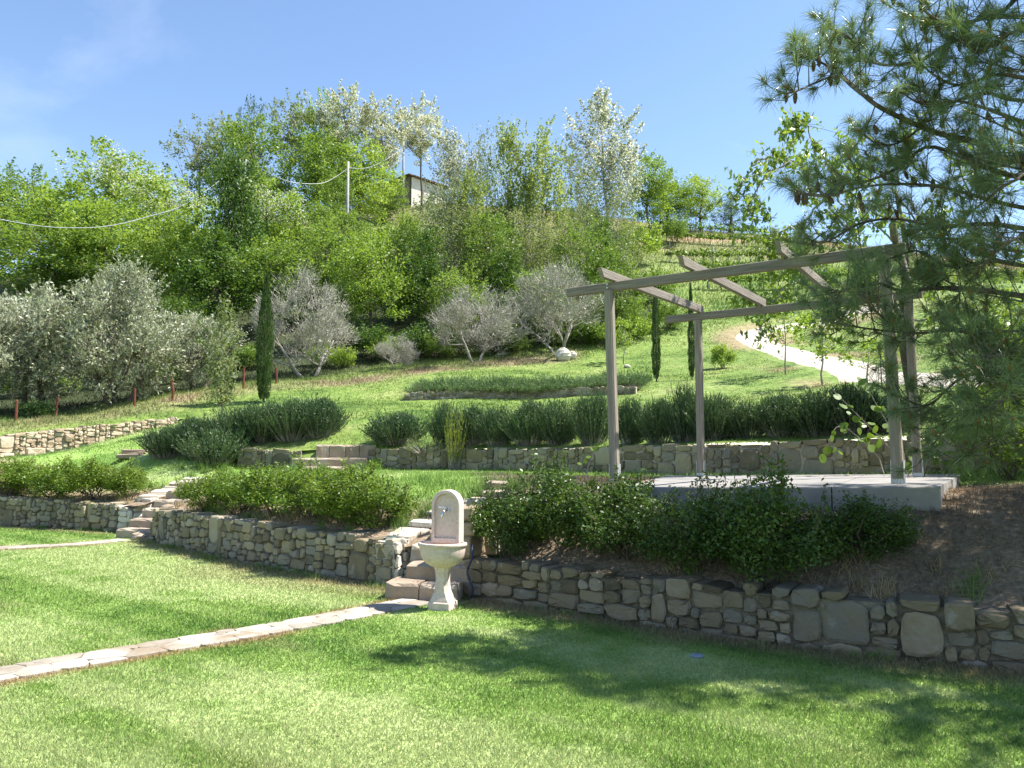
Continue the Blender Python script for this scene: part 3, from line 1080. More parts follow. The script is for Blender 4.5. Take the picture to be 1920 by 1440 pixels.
# rough pier of the right cheek, beside the fountain
rng = np.random.default_rng(35)
pier = thing('stone_pier', 'pale rough stone pier just right of the fountain, dappled with leaf shadows', 'stone pier', (-0.47, 9.2, 0.0), -0.35)
z = -0.05
for h in (0.26, 0.20, 0.24, 0.17, 0.16):
    Vb, Fb = bevel_box(0.20 + rng.uniform(-0.02, 0.03), 0.42, h - 0.012, 0.022, 0.008, rng)
    part('stone', Vb + np.array([rng.normal(0, 0.01), rng.normal(0, 0.012), z]), Fb, M['stone_warm'], pier, local=True)
    z += h
# upper steps
us_ = thing('stone_stairs', 'three broad stone steps up to the upper lawn between the rosemary bushes', 'stairs', (-4.1, 17.88, 1.15), 0.05)
for k, (x0, x1, yy, z0, z1) in enumerate([(-0.75, 0.32, 0.05, -0.1, 0.09), (-0.88, 0.80, 0.33, 0.0, 0.28), (-0.40, 0.97, 0.62, 0.2, 0.58)]):
    nst = 4 if k == 2 else 2
    e = np.linspace(x0, x1, nst + 1) + np.concatenate([[0], rng.uniform(-0.08, 0.08, nst - 1), [0]])
    for a, b in zip(e[:-1], e[1:]):
        Vb, Fb = step_block(b - a - 0.01, 0.45, z1 - z0, rng)
        part('step', Vb + np.array([(a + b) / 2, yy + 0.2, z0]), Fb, M['step_stone'], us_, local=True)
# stray blocks: small flat step stones lying in the grass
for (px, Y, w, lab) in [(250, 19.6, 0.62, 'flat stone block lying in the grass left of the dark rosemary'), (927, 10.75, 0.36, 'flat top step stone half hidden by the dark shrub behind the fountain')]:
    x, y = WX(px, Y), Y
    zz = g1(x, y)
    b_ = thing('stone_block', lab, 'stone', (x, y, zz), 0.2)
    for k in range(2):
        Vb, Fb = bevel_box(w - 0.1 * k, 0.34, 0.11, 0.02, 0.008, rng)
        part('slab', Vb + np.array([0.05 * k, 0.08 * k, -0.03 + 0.113 * k]), Fb, M['step_stone'], b_, local=True)


# ---------------------------------------------------------------- flagstone paths in the lawn
def flag_path(name, PL, w, seed, sizes):
    rng = np.random.default_rng(seed)
    seg = np.linalg.norm(np.diff(PL, axis=0), axis=1)
    cum = np.concatenate([[0], np.cumsum(seg)])
    L = cum[-1]
    Vb, Fb = ribbon(PL, w * 0.98, 0.011, lambda x, y: 0.0, 3, 0.15, rng)
    root = struct(name, Vb, Fb, M['flag'])
    t = nrm(np.gradient(PL, axis=0))
    for P in rubble_cells(L, lambda s: w, sizes, rng, 1.0, hmax=w):
        pa = np.array(P)
        if np.ptp(pa[:, 0]) < 0.05 or np.ptp(pa[:, 1]) < 0.05:
            continue
        O = outline(P, 0.0015, rng)
        Vs, Fs = stone_rings(O, 0.05, 0.004, rng)
        tilt = rng.normal(0, 0.006, 2)
        cc = O.mean(0)
        Wv = []
        edge = rng.uniform(-0.03, 0.03)
        for (a, b, c) in Vs:
            ac = np.clip(a, 0, L)
            p = np.array([np.interp(ac, cum, PL[:, 0]), np.interp(ac, cum, PL[:, 1])])
            tt = np.array([np.interp(ac, cum, t[:, 0]), np.interp(ac, cum, t[:, 1])])
            q = p + np.array([-tt[1], tt[0]]) * (b - w / 2 + edge * (1 if b > w / 2 else -1) * 0.5)
            Wv.append((q[0], q[1], 0.013 + c + tilt[0] * (a - cc[0]) + tilt[1] * (b - cc[1])))
        part('flagstone', Wv, Fs, M['flag'], root)
    return root


flag_path('flagstone_path', PATH1, 0.42, 41, [(0.15, 160), (0.10, 300), (0.06, 300)])
flag_path('flagstone_path', PATH2, 0.42, 43, [(0.20, 120), (0.14, 200), (0.09, 200)])
# ---------------------------------------------------------------- wall fountain on its pedestal
fx, fy = -0.705, 8.26
fo = thing('garden_fountain', 'pink cast stone garden fountain with arched back plate and basin on a pedestal', 'fountain', (fx, fy, 0.0), math.radians(-19))


def loft(rings, close_top=True, close_bot=True):
    m = len(rings[0])
    V = np.vstack(rings)
    F_ = []
    for i in range(len(rings) - 1):
        for j in range(m):
            k = (j + 1) % m
            F_.append((i * m + j, i * m + k, (i + 1) * m + k, (i + 1) * m + j))
    if close_bot:
        F_.append(tuple(range(m - 1, -1, -1)))
    if close_top:
        F_.append(tuple(range((len(rings) - 1) * m, len(rings) * m)))
    return V, F_


def sq_ring(hx, hy, z, p=0.28, y0=0.0):
    c = p * min(hx, hy)
    return np.array([(hx - c, -hy + y0, z), (hx, -hy + c + y0, z), (hx, hy - c + y0, z), (hx - c, hy + y0, z), (-hx + c, hy + y0, z), (-hx, hy - c + y0, z), (-hx, -hy + c + y0, z), (-hx + c, -hy + y0, z)])


def el_ring(r, z, n=36, fr=0.98, bk=0.5):
    a = np.linspace(0, 2 * math.pi, n, endpoint=False)
    y = np.sin(a)
    return np.stack([r * np.cos(a), np.where(y < 0, y * r * fr, y * r * bk), np.full(n, z)], 1)


V, F_ = loft([sq_ring(.118, .112, -0.04, .06), sq_ring(.118, .112, .068, .06), sq_ring(.108, .10, .078, .08)])
part('plinth', V, F_, M['fountain'], fo, local=True)
V, F_ = loft([sq_ring(.106, .098, .076, .1), sq_ring(.104, .096, .092, .12), sq_ring(.092, .084, .125, .25), sq_ring(.078, .072, .175, .4), sq_ring(.069, .064, .235, .5), sq_ring(.066, .062, .30, .5), sq_ring(.069, .066, .36, .5), sq_ring(.078, .074, .40, .5), sq_ring(.096, .09, .432, .5)])
part('pedestal', V, F_, M['fountain'], fo, local=True)
prof = [(.075, .418), (.125, .430), (.170, .455), (.205, .49), (.228, .535), (.240, .585), (.243, .618), (.244, .628), (.256, .634), (.260, .646), (.260, .660), (.255, .668), (.236, .670), (.226, .662), (.215, .62), (.185, .56), (.12, .52), (.02, .51)]
V, F_ = loft([el_ring(r, z) for r, z in prof])
ba = part('basin', V, F_, M['fountain'], fo, local=True, smooth=True)
n_ = 26


def arch(hw, z0, z1, y):
    pts = [(-hw, y, z0), (hw, y, z0)]
    r = hw
    for a in np.linspace(0, math.pi, n_):
        pts.append((r * math.cos(a), y, z1 - r + r * math.sin(a)))
    return np.array(pts)


yb, yf = 0.165, 0.055
o1, o2 = arch(.158, .655, 1.195, yf), arch(.152, .655, 1.190, yf - .008)
i1, i2 = arch(.124, .70, 1.160, yf - .008), arch(.118, .706, 1.154, yf + .026)
V, F_ = loft([arch(.158, .655, 1.195, yb), o1, o2, i1, i2], close_top=False)
part('back_plate', V, F_, M['fountain'], fo, local=True)
V, F_ = loft([arch(.122, .702, 1.158, yf + .0245), arch(.122, .702, 1.158, yf + .05)])
part('recessed_panel', V, F_, M['fountain'], fo, local=True)
tap = Geo()
tap.add(*tube([(0.012, yf + .03, .985), (0.012, yf + .02, .985)], .020, 10))
tap.add(*tube(smooth_path([(0.012, yf + .02, .985), (0.010, yf - .03, .985), (0.004, yf - .062, .975), (-0.004, yf - .075, .945), (-0.006, yf - .076, .915)], 12), .0105, 8))
tp_ = part('tap', tap.verts(), tap.F, M['chrome'], fo, local=True, smooth=True)
hd = Geo()
hd.add(*tube([(0.006, yf - .045, .985), (0.006, yf - .045, 1.012)], .008, 8))
hd.add(*tube([(0.012, yf - .042, 1.010), (-0.03, yf - .075, 1.022), (-0.045, yf - .085, 1.030)], [.008, .009, .007], 6))
part('handle', hd.verts(), hd.F, M['chrome'], tp_, local=True)
ho = Geo()
ho.add(*tube(smooth_path([(-0.44, 8.78, 0.58), (-0.43, 8.72, 0.45), (-0.48, 8.68, 0.30), (-0.42, 8.68, 0.12), (-0.47, 8.72, 0.0)], 20), .013, 6))
tag(part('hose', ho.verts(), ho.F, M['blue'], None, smooth=True), 'dark blue hose hanging down behind the fountain basin', 'hose')

# ---------------------------------------------------------------- concrete platform and pergola
P1, P2, P3 = np.array([1.31, 10.2]), np.array([2.81, 11.9]), np.array([4.0, 8.3])
P4 = np.array([5.18, 10.22])
bd = nrm(P3 - P1)
rd = nrm(P2 - P1)
FL, FR, BR, BL = np.array([1.22, 8.95]), np.array([3.96, 7.42]), np.array([6.2, 11.0]), np.array([2.4, 12.5])
SLZ = TPS([(1.22, 8.95, 1.195), (4.06, 7.36, 1.27), (6.3, 11.0, 1.285), (2.4, 12.5, 1.21)], 0)
pf = thing('concrete_platform', 'pale concrete platform under the timber pergola', 'platform', (3.4, 10.0, 1.0))
cuts = [0, 0.36, 0.70, 1.0]
for a, b in zip(cuts[:-1], cuts[1:]):
    q = [FL + (FR - FL) * (a + .002), FL + (FR - FL) * (b - .002), BL + (BR - BL) * (b - .002), BL + (BR - BL) * (a + .002)]
    n2 = nrm(np.array([FR[1] - FL[1], -(FR[0] - FL[0])]))
    V = []
    for (o, zo) in ((0, -0.30), (0, -0.012), (0.010, 0.0)):
        for i, p in enumerate(q):
            pp = p - n2 * o if i < 2 else p + n2 * 0
            V.append((pp[0], pp[1], float(SLZ([pp[0]], [pp[1]])[0]) + zo))
    V, F_ = loft([np.array(V[0:4]), np.array(V[4:8]), np.array(V[8:12])])
    part('slab', V, F_, M['concrete'], pf)

pg = thing('pergola', 'weathered timber pergola frame with three open rafters on the concrete platform', 'pergola', (2.9, 10.0, 1.22))


def beam(name, p0, p1, w, h, mat, parent, shape_end=False):
    """timber along local x from p0 to p1 (p = centre of underside)"""
    p0, p1 = np.asarray(p0, float), np.asarray(p1, float)
    d = p1 - p0
    L = np.linalg.norm(d)
    b = 0.008
    prof = [(-w / 2 + b, 0), (w / 2 - b, 0), (w / 2, b), (w / 2, h - b), (w / 2 - b, h), (-w / 2 + b, h), (-w / 2, h - b), (-w / 2, b)]
    rings = []
    xs_ = [0, L] if not shape_end else [0, 0.10, 0.2, L]
    for x in xs_:
        cut = 0.0
        rings.append(np.array([(x, y, z) for y, z in prof]))
    if shape_end:                                     # slanted head
        rings[0][:, 0] = [0.075 * (1 - z / h) for y, z in prof]
    V, F_ = loft(rings)
    o = link(name, mesh(name, V, F_, mat), parent)
    o.location = p0 - LOC[parent.name]
    o.rotation_euler = (0, -math.asin(d[2] / L), math.atan2(d[1], d[0]))
    return o


def slz(p):
    return float(SLZ([p[0]], [p[1]])[0])


ang = math.atan2(bd[1], bd[0])
ZF, ZB = 3.665, 3.565
for p, zt, w, lean in ((P1, ZF, .112, (-0.05, 0)), (P2, ZB, .102, (0, 0)), (P3, ZF, .112, (-0.05, 0)), (P4, ZB, .102, (-0.03, 0))):
    z0 = slz(p) + 0.05
    b = 0.02
    hw = w / 2
    ring = [(hw - b, -hw), (hw, -hw + b), (hw, hw - b), (hw - b, hw), (-hw + b, hw), (-hw, hw - b), (-hw, -hw + b), (-hw + b, -hw)]
    rings = []
    for z in (z0, z0 + 0.8, z0 + 1.6, zt):
        f = (z - z0) / (zt - z0)
        ca, sa = math.cos(ang + 0.02 * f), math.sin(ang + 0.02 * f)
        rings.append(np.array([(p[0] + lean[0] * f + x * ca - y * sa, p[1] + x * sa + y * ca, z) for x, y in ring]))
    V, F_ = loft(rings)
    po = part('post', V, F_, M['wood'], pg)
    g_ = Geo()
    for sgn in (-1, 1):
        c = p + sgn * bd * (hw + 0.004)
        ex, ey = bd * 0.003, np.array([-bd[1], bd[0]]) * (hw * 0.72)
        bx_ = []
        for zz in (slz(p) + 0.002, slz(p) + 0.24):
            for (a, c2) in ((-1, -1), (1, -1), (1, 1), (-1, 1)):
                q = c + a * ex + c2 * ey
                bx_.append((q[0], q[1], zz))
        g_.add(np.array(bx_), BOXF)
    q0 = []
    for zz in (slz(p) + 0.001, slz(p) + 0.052):
        for (a, c2) in ((-1, -1), (1, -1), (1, 1), (-1, 1)):
            q = p + a * bd * hw * 0.98 + c2 * np.array([-bd[1], bd[0]]) * hw * 0.7
            q0.append((q[0], q[1], zz))
    g_.add(np.array(q0), BOXF)
    part('post_bracket', g_.verts(), g_.F, M['galv'], po)

for p, zt in ((P1, ZF), (P3, ZF)):
    nn_ = np.array([bd[1], -bd[0]])
    gb_ = Geo()
    for dz in (.035, .08):
        q = p + np.array([-.05, 0]) + nn_ * .043
        gb_.add(*tube([(q[0], q[1], zt + dz), (q[0] + nn_[0] * .012, q[1] + nn_[1] * .012, zt + dz)], .011, 6))
    for k_, (V, F_) in enumerate([(v, [[i - 12 * k2 for i in f] for f in gb_.F if 12 * k2 <= min(f) < 12 * k2 + 12]) for k2, v in enumerate(gb_.V)]):
        part('bolt', V, F_, M['galv'], pg)
fs = P1 - bd * 0.68
fe = P3 + bd * 0.16
beam('beam', (*fs, ZF), (*fe, ZF), .085, .112, M['wood_h'], pg)
bdb = nrm(P4 - P2)
bs, be = P2 - bdb * 0.52, P4 + bdb * 0.14
beam('beam', (*bs, ZB), (*be, ZB), .085, .106, M['wood_h'], pg)
for k, ov in ((0.01, 0.36), (0.335, 0.36), (0.675, 0.36), (1.02, 0.36)):
    a = P1 + (P3 - P1) * k
    b = P2 + (P4 - P2) * k * (1.0 if k < 0.9 else 0.98)
    d = nrm(b - a)
    a2, b2 = a - d * ov, b + d * 0.07
    L0 = np.linalg.norm(b - a)
    sl = (ZB + .107 - ZF - .113) / L0
    beam('rafter', (*a2, ZF + .113 - sl * ov), (*b2, ZF + .113 + sl * (L0 + .07)), .062, .115, M['wood_h'], pg, True)

# ---------------------------------------------------------------- rusty fence posts
for i, (px, Y, h, w) in enumerate([(30, 24.2, 0.62, 'leftmost'), (105, 25.2, 0.64, 'second'), (251, 25.9, 0.60, 'third'), (322, 26.4, 0.68, 'fourth'), (455, 28.2, 0.78, 'fifth'), (517, 30.2, 0.60, 'sixth')]):
    x = WX(px, Y)
    zz = g1(x, Y)
    rg = np.random.default_rng(i)
    V, F_ = tube([(x, Y, zz - .1), (x + rg.normal(0, .01), Y, zz + h * .5), (x + rg.normal(0, .02), Y, zz + h - .01), (x + rg.normal(0, .02), Y, zz + h)], [.042, .041, .041, .034], 8)
    nm = {'leftmost': 'leftmost rust red fence post, short and standing before the weeds', 'second': 'rust red fence post left of the big olive trunk, second from the left',
          'third': 'rust red fence post right of the big olive trunk, third from the left', 'fourth': 'dark rusty fence post beside the small olive, fourth from the left',
          'fifth': 'rust red fence post just left of the dark cypress', 'sixth': 'rust red fence post just right of the dark cypress'}[w]
    pr = thing('fence_post', nm, 'fence post', (x, Y, zz), group='rusty posts along the dry bank')
    part('post', V, F_, M['rust'], pr)

# ---------------------------------------------------------------- utility poles and the bundled cable
def upole(px, Y, top, lab, r=.11, base=None):
    t = W(px, top, Y)
    zz = g1(t[0], Y)
    root = thing('utility_pole', lab, 'utility pole', (t[0], Y, zz))
    V, F_ = tube([(t[0], Y, zz - .3), (t[0], Y, (zz + t[2]) / 2), t], [r * 1.2, r * 1.05, r * .8], 8)
    part('shaft', V, F_, M['pole'], root, smooth=True)
    g_ = Geo()
    g_.add(*tube([(t[0] - .25, Y, t[2] - .55), (t[0] + .25, Y, t[2] - .55)], .04, 6))
    part('bracket', g_.verts(), g_.F, M['pole'], root)
    return t


upole(653, 62.0, 303, 'pale utility pole rising out of the woods left of the hut')
upole(757, 82.0, 250, 'thin pale utility pole standing right in front of the hut')
upole(461, 54.0, 296, 'utility pole almost buried in the trees, only its tip showing', .06)
for pts, lab in (([(-260, 330, 24), (-120, 385, 26), (0, 411, 28.5), (70, 423, 30.5), (130, 427, 32.5), (200, 424, 35.5), (270, 408, 39.5), (355, 378, 45.5), (461, 302, 54)], 'thick pale cable sagging across the woods from the left edge'),
                 ([(461, 300, 54), (500, 322, 56), (545, 341, 58), (600, 344, 60), (630, 331, 61.2), (653, 315, 62)], 'pale cable between the buried pole and the pole left of the hut'),
                 ([(653, 314, 62), (678, 316, 65), (705, 309, 70), (735, 292, 77), (757, 276, 82)], 'pale cable running from the middle pole up to the hut')):
    P = smooth_path([W(*q) for q in pts], 60)
    V, F_ = tube(P, [0.011 * (1 + 0.25 * math.sin(i * 2.1)) + 0.00016 * p[1] for i, p in enumerate(P)], 5)
    tag(part('cable', V, F_, M['cable'], None), lab, 'cable')

# ---------------------------------------------------------------- hut on the hilltop
hc = W(769, 384, 86.0)
hz = g1(hc[0], hc[1]) - 0.2
hut = thing('stone_hut', 'old stone hut with a pale plastered gable on the hilltop', 'hut', (hc[0], hc[1], hz))
a_ = np.array([-0.72, 0.694])
b_ = np.array([0.83, 0.558])
LA, LBn, HH = 6.0, 4.4, 3.7


def wallq(name, o, d, L, h0, h1, mat, th=0.25):
    n = np.array([d[1], -d[0]])
    V = []
    for t in (0, th):
        for (s, z) in ((0, 0), (L, 0), (L, h1), (0, h0)):
            p = hc[:2] + o + d * s - n * t * 1.0
            V.append((p[0], p[1], hz + z))
    return part(name, V, [(0, 1, 2, 3), (7, 6, 5, 4), (0, 4, 5, 1), (1, 5, 6, 2), (2, 6, 7, 3), (3, 7, 4, 0)], mat, hut)


wallq('wall', np.zeros(2), -a_ * -1.0, LA, HH, HH, M['old_stone'], -0.25)
wallq('wall', b_ * 0.003 + a_ * -0.003, b_, LBn, HH, HH - 0.55, M['plaster'], 0.25)
wallq('wall', a_ * LA, b_, LBn, HH, HH - .55, M['old_stone'], -0.25)
wallq('wall', b_ * LBn, a_, LA, HH - .55, HH - .55, M['old_stone'], 0.25)
nr = 9
for k in range(nr):                                    # roof laid in tile courses, low mono pitch
    u0, u1 = k / nr, (k + 1) / nr + .02
    V = []
    for dz in (0, .10):
        for (u, s) in ((u0, -.45), (u1, -.45), (u1, LA + .4), (u0, LA + .4)):
            p = hc[:2] + a_ * s + b_ * (-.5 + u * (LBn + .9))
            V.append((p[0], p[1], hz + HH + .03 - .55 * u + dz + (.02 if k % 2 else 0)))
    part('roof_course', V, BOXF, M['tile'], hut)
g_ = Geo()
for s in (0.0,):
    p = hc[:2] + b_ * 0.02
    V = []
    for (dx, dy) in ((-.05, -.05), (.12, -.05), (.12, .06), (-.05, .06)):
        V.append((p[0] + dx, p[1] + dy - .1, hz))
    V += [(x, y, hz + HH) for x, y, _ in V]
    g_.add(np.array(V), BOXF)
part('downpipe', g_.verts(), g_.F, M['bark'], hut)


# ---------------------------------------------------------------- boulders, sprinkler lid, weed fabric
def boulder(name, label, cat, x, y, sx, sy, sz, seed, mat, sink=.12, group=None):
    rg = np.random.default_rng(seed)
    n, m = 9, 7
    rings = []
    for j in range(m):
        ph = -0.35 * math.pi + (0.85 * math.pi) * j / (m - 1)
        c, s_ = math.cos(ph), math.sin(ph)
        a = np.linspace(0, 2 * math.pi, n, endpoint=False) + .2 * j
        rr = (0.82 + .3 * rg.random(n)) * max(c, .12)
        rings.append(np.stack([rr * np.cos(a) * sx, rr * np.sin(a) * sy, np.full(n, (s_ * .5 + .5) * sz) + rg.normal(0, .03 * sz, n)], 1))
    V, F_ = loft(rings)
    zz = g1(x, y)
    V = V + np.array([x, y, zz - sink * sz])
    return tag(part(name, V, F_, mat, None), label, cat, group)


for (px, Y, sx, sz, lab, sd) in [(1056, 36.5, .38, .68, 'larger pointed pale boulder at the edge of the dry grass', 3), (1073, 36.9, .24, .42, 'smaller round boulder leaning beside the pointed pale one', 4), (1177, 34.5, .15, .16, 'small pale stone in the lawn below the sapling', 5)]:
    boulder('boulder', lab, 'boulder', WX(px, Y), Y, sx, sx * .8, sz, sd, M['white_stone'])
for (px, Y, s, lab, sd) in [(320, 14.3, .16, 'fallen stone on the soil behind the left end of the long wall', 8), (272, 14.6, .18, 'brownish stone perched at the corner of the stairs gap', 9)]:
    boulder('loose_stone', lab, 'stone', WX(px, Y), Y, s, s * .8, s * 1.0, sd, M['step_stone'], .25)
V, F_ = tube([(WX(1298, 6.36), 6.36, 0.0), (WX(1298, 6.36), 6.36, .014), (WX(1298, 6.36), 6.36, .02)], [.05, .05, .042], 14)
tag(part('sprinkler_lid', V, F_, M['lid'], None), 'small pale round sprinkler lid in the grass before the right wall', 'lid')
fabric_spots = [(735, 9.85, .20, .10, 'green weed fabric scrap lying in the sun beside the fountain steps'), (655, 10.3, .34, .09, 'dark green weed fabric under the bright shrubs above the long wall'),
               ]
for k, (px, Y, sx, sy, lab) in enumerate(fabric_spots):
    x0 = WX(px, Y)
    rg = np.random.default_rng(50 + k)
    n = 9
    a = np.linspace(0, 2 * math.pi, n, endpoint=False)
    ring = np.stack([x0 + sx * np.cos(a) * rg.uniform(.7, 1.1, n), Y + sy * np.sin(a) * rg.uniform(.7, 1.1, n)], 1)
    inner = np.array([x0, Y]) + (ring - np.array([x0, Y])) * .55
    zz = lambda q, h: np.column_stack([q, gz(q[:, 0], q[:, 1]) + h])
    V, F_ = loft([zz(ring, -.03), zz(ring, .03) + rg.normal(0, .008, (n, 3)), zz(inner, .05) + rg.normal(0, .012, (n, 3))])
    tag(part('weed_fabric', V, F_, M['fabric'], None), lab, 'fabric')
# ---------------------------------------------------------------- vegetation: generators
def diamonds(C_, A, B, Lh, Wh, fold=0.25):
    """leaf blades as folded diamonds: centre, long axis, cross axis, half sizes"""
    n = len(C_)
    A, B = nrm(A), nrm(B)
    N = nrm(np.cross(A, B))
    Lh, Wh = np.broadcast_to(Lh, n)[:, None], np.broadcast_to(Wh, n)[:, None]
    V = np.stack([C_ - A * Lh, C_ + B * Wh + N * Wh * fold - A * Lh * .15, C_ + A * Lh, C_ - B * Wh + N * Wh * fold - A * Lh * .15], 1).reshape(-1, 3)
    F_ = np.arange(n * 4).reshape(n, 4)
    return V, F_


def rdir(rng, n, up=0.0):
    v = rng.normal(size=(n, 3))
    v[:, 2] += up
    return nrm(v)


def leaves(rng, C_, size, asp=0.5, up=0.3, droop=0.0, A=None):
    n = len(C_)
    N = rdir(rng, n, up)
    if A is None:
        A = rdir(rng, n, -droop)
    A = nrm(A - N * (A * N).sum(1, keepdims=True))
    B = np.cross(N, A)
    L = size * rng.uniform(.65, 1.25, n) / 2
    return diamonds(C_, A, B, L, L * asp)


def blades(rng, base, tip, w):
    """thin tapered triangles base -> tip"""
    n = len(base)
    d = tip - base
    s = nrm(np.cross(d, rdir(rng, n)))
    w = np.broadcast_to(w, n)[:, None]
    V = np.stack([base - s * w / 2, base + s * w / 2, tip], 1).reshape(-1, 3)
    return V, np.arange(n * 3).reshape(n, 3)


def rep(t, k):
    return np.repeat(t, k)


def bend_path(rng, a, b, n=5, j=0.06):
    a, b = np.asarray(a, float), np.asarray(b, float)
    L = np.linalg.norm(b - a)
    t = np.linspace(0, 1, n)[:, None]
    P = a * (1 - t) + b * t
    off_ = rng.normal(0, j * L, (n, 3))
    off_[0] = 0
    off_[-1] *= .3
    return P + off_


class Proto:
    def __init__(s, parts, h, r):
        s.parts, s.h, s.r = parts, h, r          # [(part name, mesh)]


def place(pr, name, label, cat, x, y, h=None, w=None, rz=None, group=None, z=None, lean=0.0):
    zz = g1(x, y) if z is None else z
    sz = (h / pr.h) if h else 1.0
    sx = (w / (2 * pr.r)) if w else sz
    root = thing(name, label, cat, (x, y, zz - 0.02), rz if rz is not None else R.uniform(0, 6.28), group, (sx, sx, sz))
    for nm, me in pr.parts:
        o = bpy.data.objects.new(nm, me)
        C.objects.link(o)
        o.parent = root
        if nm in ('stems', 'branches', 'twigs'):
            o['kind'] = 'stuff'
    return root


def broadleaf(seed, h, lo, r, nclump, per, leaf, leafm, barkm, shape='round', tr=0.14, asp=0.55, up=0.35, clump=0.30, blossom=None, droop=0.3, bl_frac=0.5, bl_size=0.16, limbs=14, fill=0.15):
    rng = np.random.default_rng(seed)
    g = Geo()
    bend = rng.normal(0, .035 * h, (6, 2))
    bend[0] = 0
    zs = np.linspace(0, .82 * h, 6)
    T = np.column_stack([np.cumsum(bend, 0) * .4, zs])
    T[0, 2] = -0.3
    g.add(*tube(T, np.linspace(tr, tr * .25, 6), 7))
    cz, hz_ = (lo + h) / 2, (h - lo) / 2
    cl = []
    while len(cl) < nclump:
        v = rdir(rng, 1)[0] * rng.uniform(0, 1) ** (1 / 2.4)
        if shape == 'column':
            v[:2] *= 1.0 - .45 * max(0, v[2])
        elif shape == 'cone':
            f = (1 - v[2]) / 2
            v[:2] *= .15 + .95 * f
        elif shape == 'top':
            v[:2] *= .55 + .45 * (v[2] + 1) / 2 * 1.2
        rr = r * (0.70 + .60 * vn(np.array([v[0] * 2 + seed]), np.array([v[2] * 2]), 1.3, seed)[0])
        cl.append(np.array([v[0] * rr, v[1] * rr, cz + v[2] * hz_]))
    cl = np.array(cl)
    tx = lambda z_: np.array([np.interp(z_, T[:, 2], T[:, 0]), np.interp(z_, T[:, 2], T[:, 1]), z_])
    for k in range(min(limbs, nclump)):
        c = cl[k]
        d = np.hypot(c[0], c[1])
        za = np.clip(c[2] - d * rng.uniform(.5, 1.1), lo * .55, .8 * h)
        P = bend_path(rng, tx(za), c, 5, .07)
        g.add(*tube(P, np.linspace(tr * .38 * (1 - .5 * za / h), .012, 5), 5))
        for _ in range(2):
            q = P[3] + rng.normal(0, r * .18, 3) + np.array([0, 0, r * .1])
            g.add(*tube(bend_path(rng, P[2], q, 3, .08), [tr * .12, tr * .08, .008], 4))
    parts = [('trunk', mesh('trunk', g.verts(), g.F, barkm, smooth=True))]
    cr = clump * r * rng.uniform(.6, 1.3, nclump)
    ctone = rng.uniform(-.18, .18, nclump)
    idx = np.repeat(np.arange(nclump), per)
    q = rng.normal(size=(len(idx), 3))
    q = nrm(q) * (rng.uniform(0, 1, (len(idx), 1)) ** .55) * 1.25
    sc = np.array([1, 1, 2.3 if shape in ('column',) else .72])
    Cn = cl[idx] + q * cr[idx][:, None] * sc
    nf = int(len(Cn) * fill)
    if nf:
        v = rdir(rng, nf) * (rng.uniform(0, 1, (nf, 1)) ** .45)
        Cn[:nf] = np.column_stack([v[:, 0] * r * .95, v[:, 1] * r * .95, cz + v[:, 2] * hz_])
    Cn[:, 2] = np.maximum(Cn[:, 2], .25 * lo + .1)
    # leading shoots that feather the outline
    sh = []
    for _ in range(34):
        v = rdir(rng, 1, .55)[0]
        p = np.array([v[0] * r * .85, v[1] * r * .85, cz + v[2] * hz_ * .85])
        dd = nrm(np.array([v[0] * .5, v[1] * .5, 1.0]) + rng.normal(0, .25, 3))
        t = rng.uniform(0, 1, (34, 1))
        sh.append(p + dd * t * h * rng.uniform(.08, .17) + rng.normal(0, 1, (34, 3)) * (min(.16, .07 * r) * (1.15 - t)))
    sh = np.concatenate(sh)
    Cn = np.concatenate([Cn, sh])
    V, F_ = leaves(rng, Cn, leaf, asp, up, droop)
    tint = np.clip(np.concatenate([.5 + ctone[idx], np.full(len(sh), .62)]) + rng.normal(0, .2, len(Cn)), 0, 1)
    parts.append(('crown', mesh('crown', V, F_, leafm, tint=rep(tint, 4))))
    if blossom is not None:
        sel = np.where((cl[:, 2] > lo + (h - lo) * (1 - bl_frac)) & (rng.random(nclump) < .85))[0]
        if len(sel):
            i2 = np.repeat(sel, int(per * (1.0 if per > 41 else 1.35)))
            q = nrm(rng.normal(size=(len(i2), 3))) * (rng.uniform(.3, 1, (len(i2), 1)) ** .5) * 1.35
            Cb = cl[i2] + q * cr[i2][:, None] * sc
            if bl_frac > .6:
                Cb = np.concatenate([Cb, sh[::1] + rng.normal(0, .05, sh.shape)])
            V, F_ = leaves(rng, Cb, bl_size, .5, .2, .8)
            parts.append(('blossom', mesh('blossom', V, F_, blossom, tint=rep(rng.random(len(Cb)), 4))))
    return Proto(parts, h, r)


def branching(rng, p, d, L, r, lvl, maxl, out, kids=(3, 4), spread=.6, shrink=.68, up=.15):
    n = 4
    P = [np.array(p, float)]
    dd = np.array(d, float)
    for _ in range(n - 1):
        dd = nrm(dd + rng.normal(0, .16, 3) + np.array([0, 0, up * .25]))
        P.append(P[-1] + dd * L / (n - 1))
    out.append((np.array(P), r, lvl))
    if lvl >= maxl:
        return
    k = rng.integers(kids[0], kids[1] + 1)
    for _ in range(k):
        f = rng.uniform(.35, 1.0)
        b = P[0] + (P[-1] - P[0]) * f if f < .9 else P[-1]
        i = min(int(f * (n - 1)), n - 2)
        b = P[i] + (P[i + 1] - P[i]) * (f * (n - 1) - i)
        nd = nrm(dd + rng.normal(0, spread, 3) + np.array([0, 0, up]))
        branching(rng, b, nd, L * shrink * rng.uniform(.75, 1.2), r * .55, lvl + 1, maxl, out, kids, spread, shrink, up)


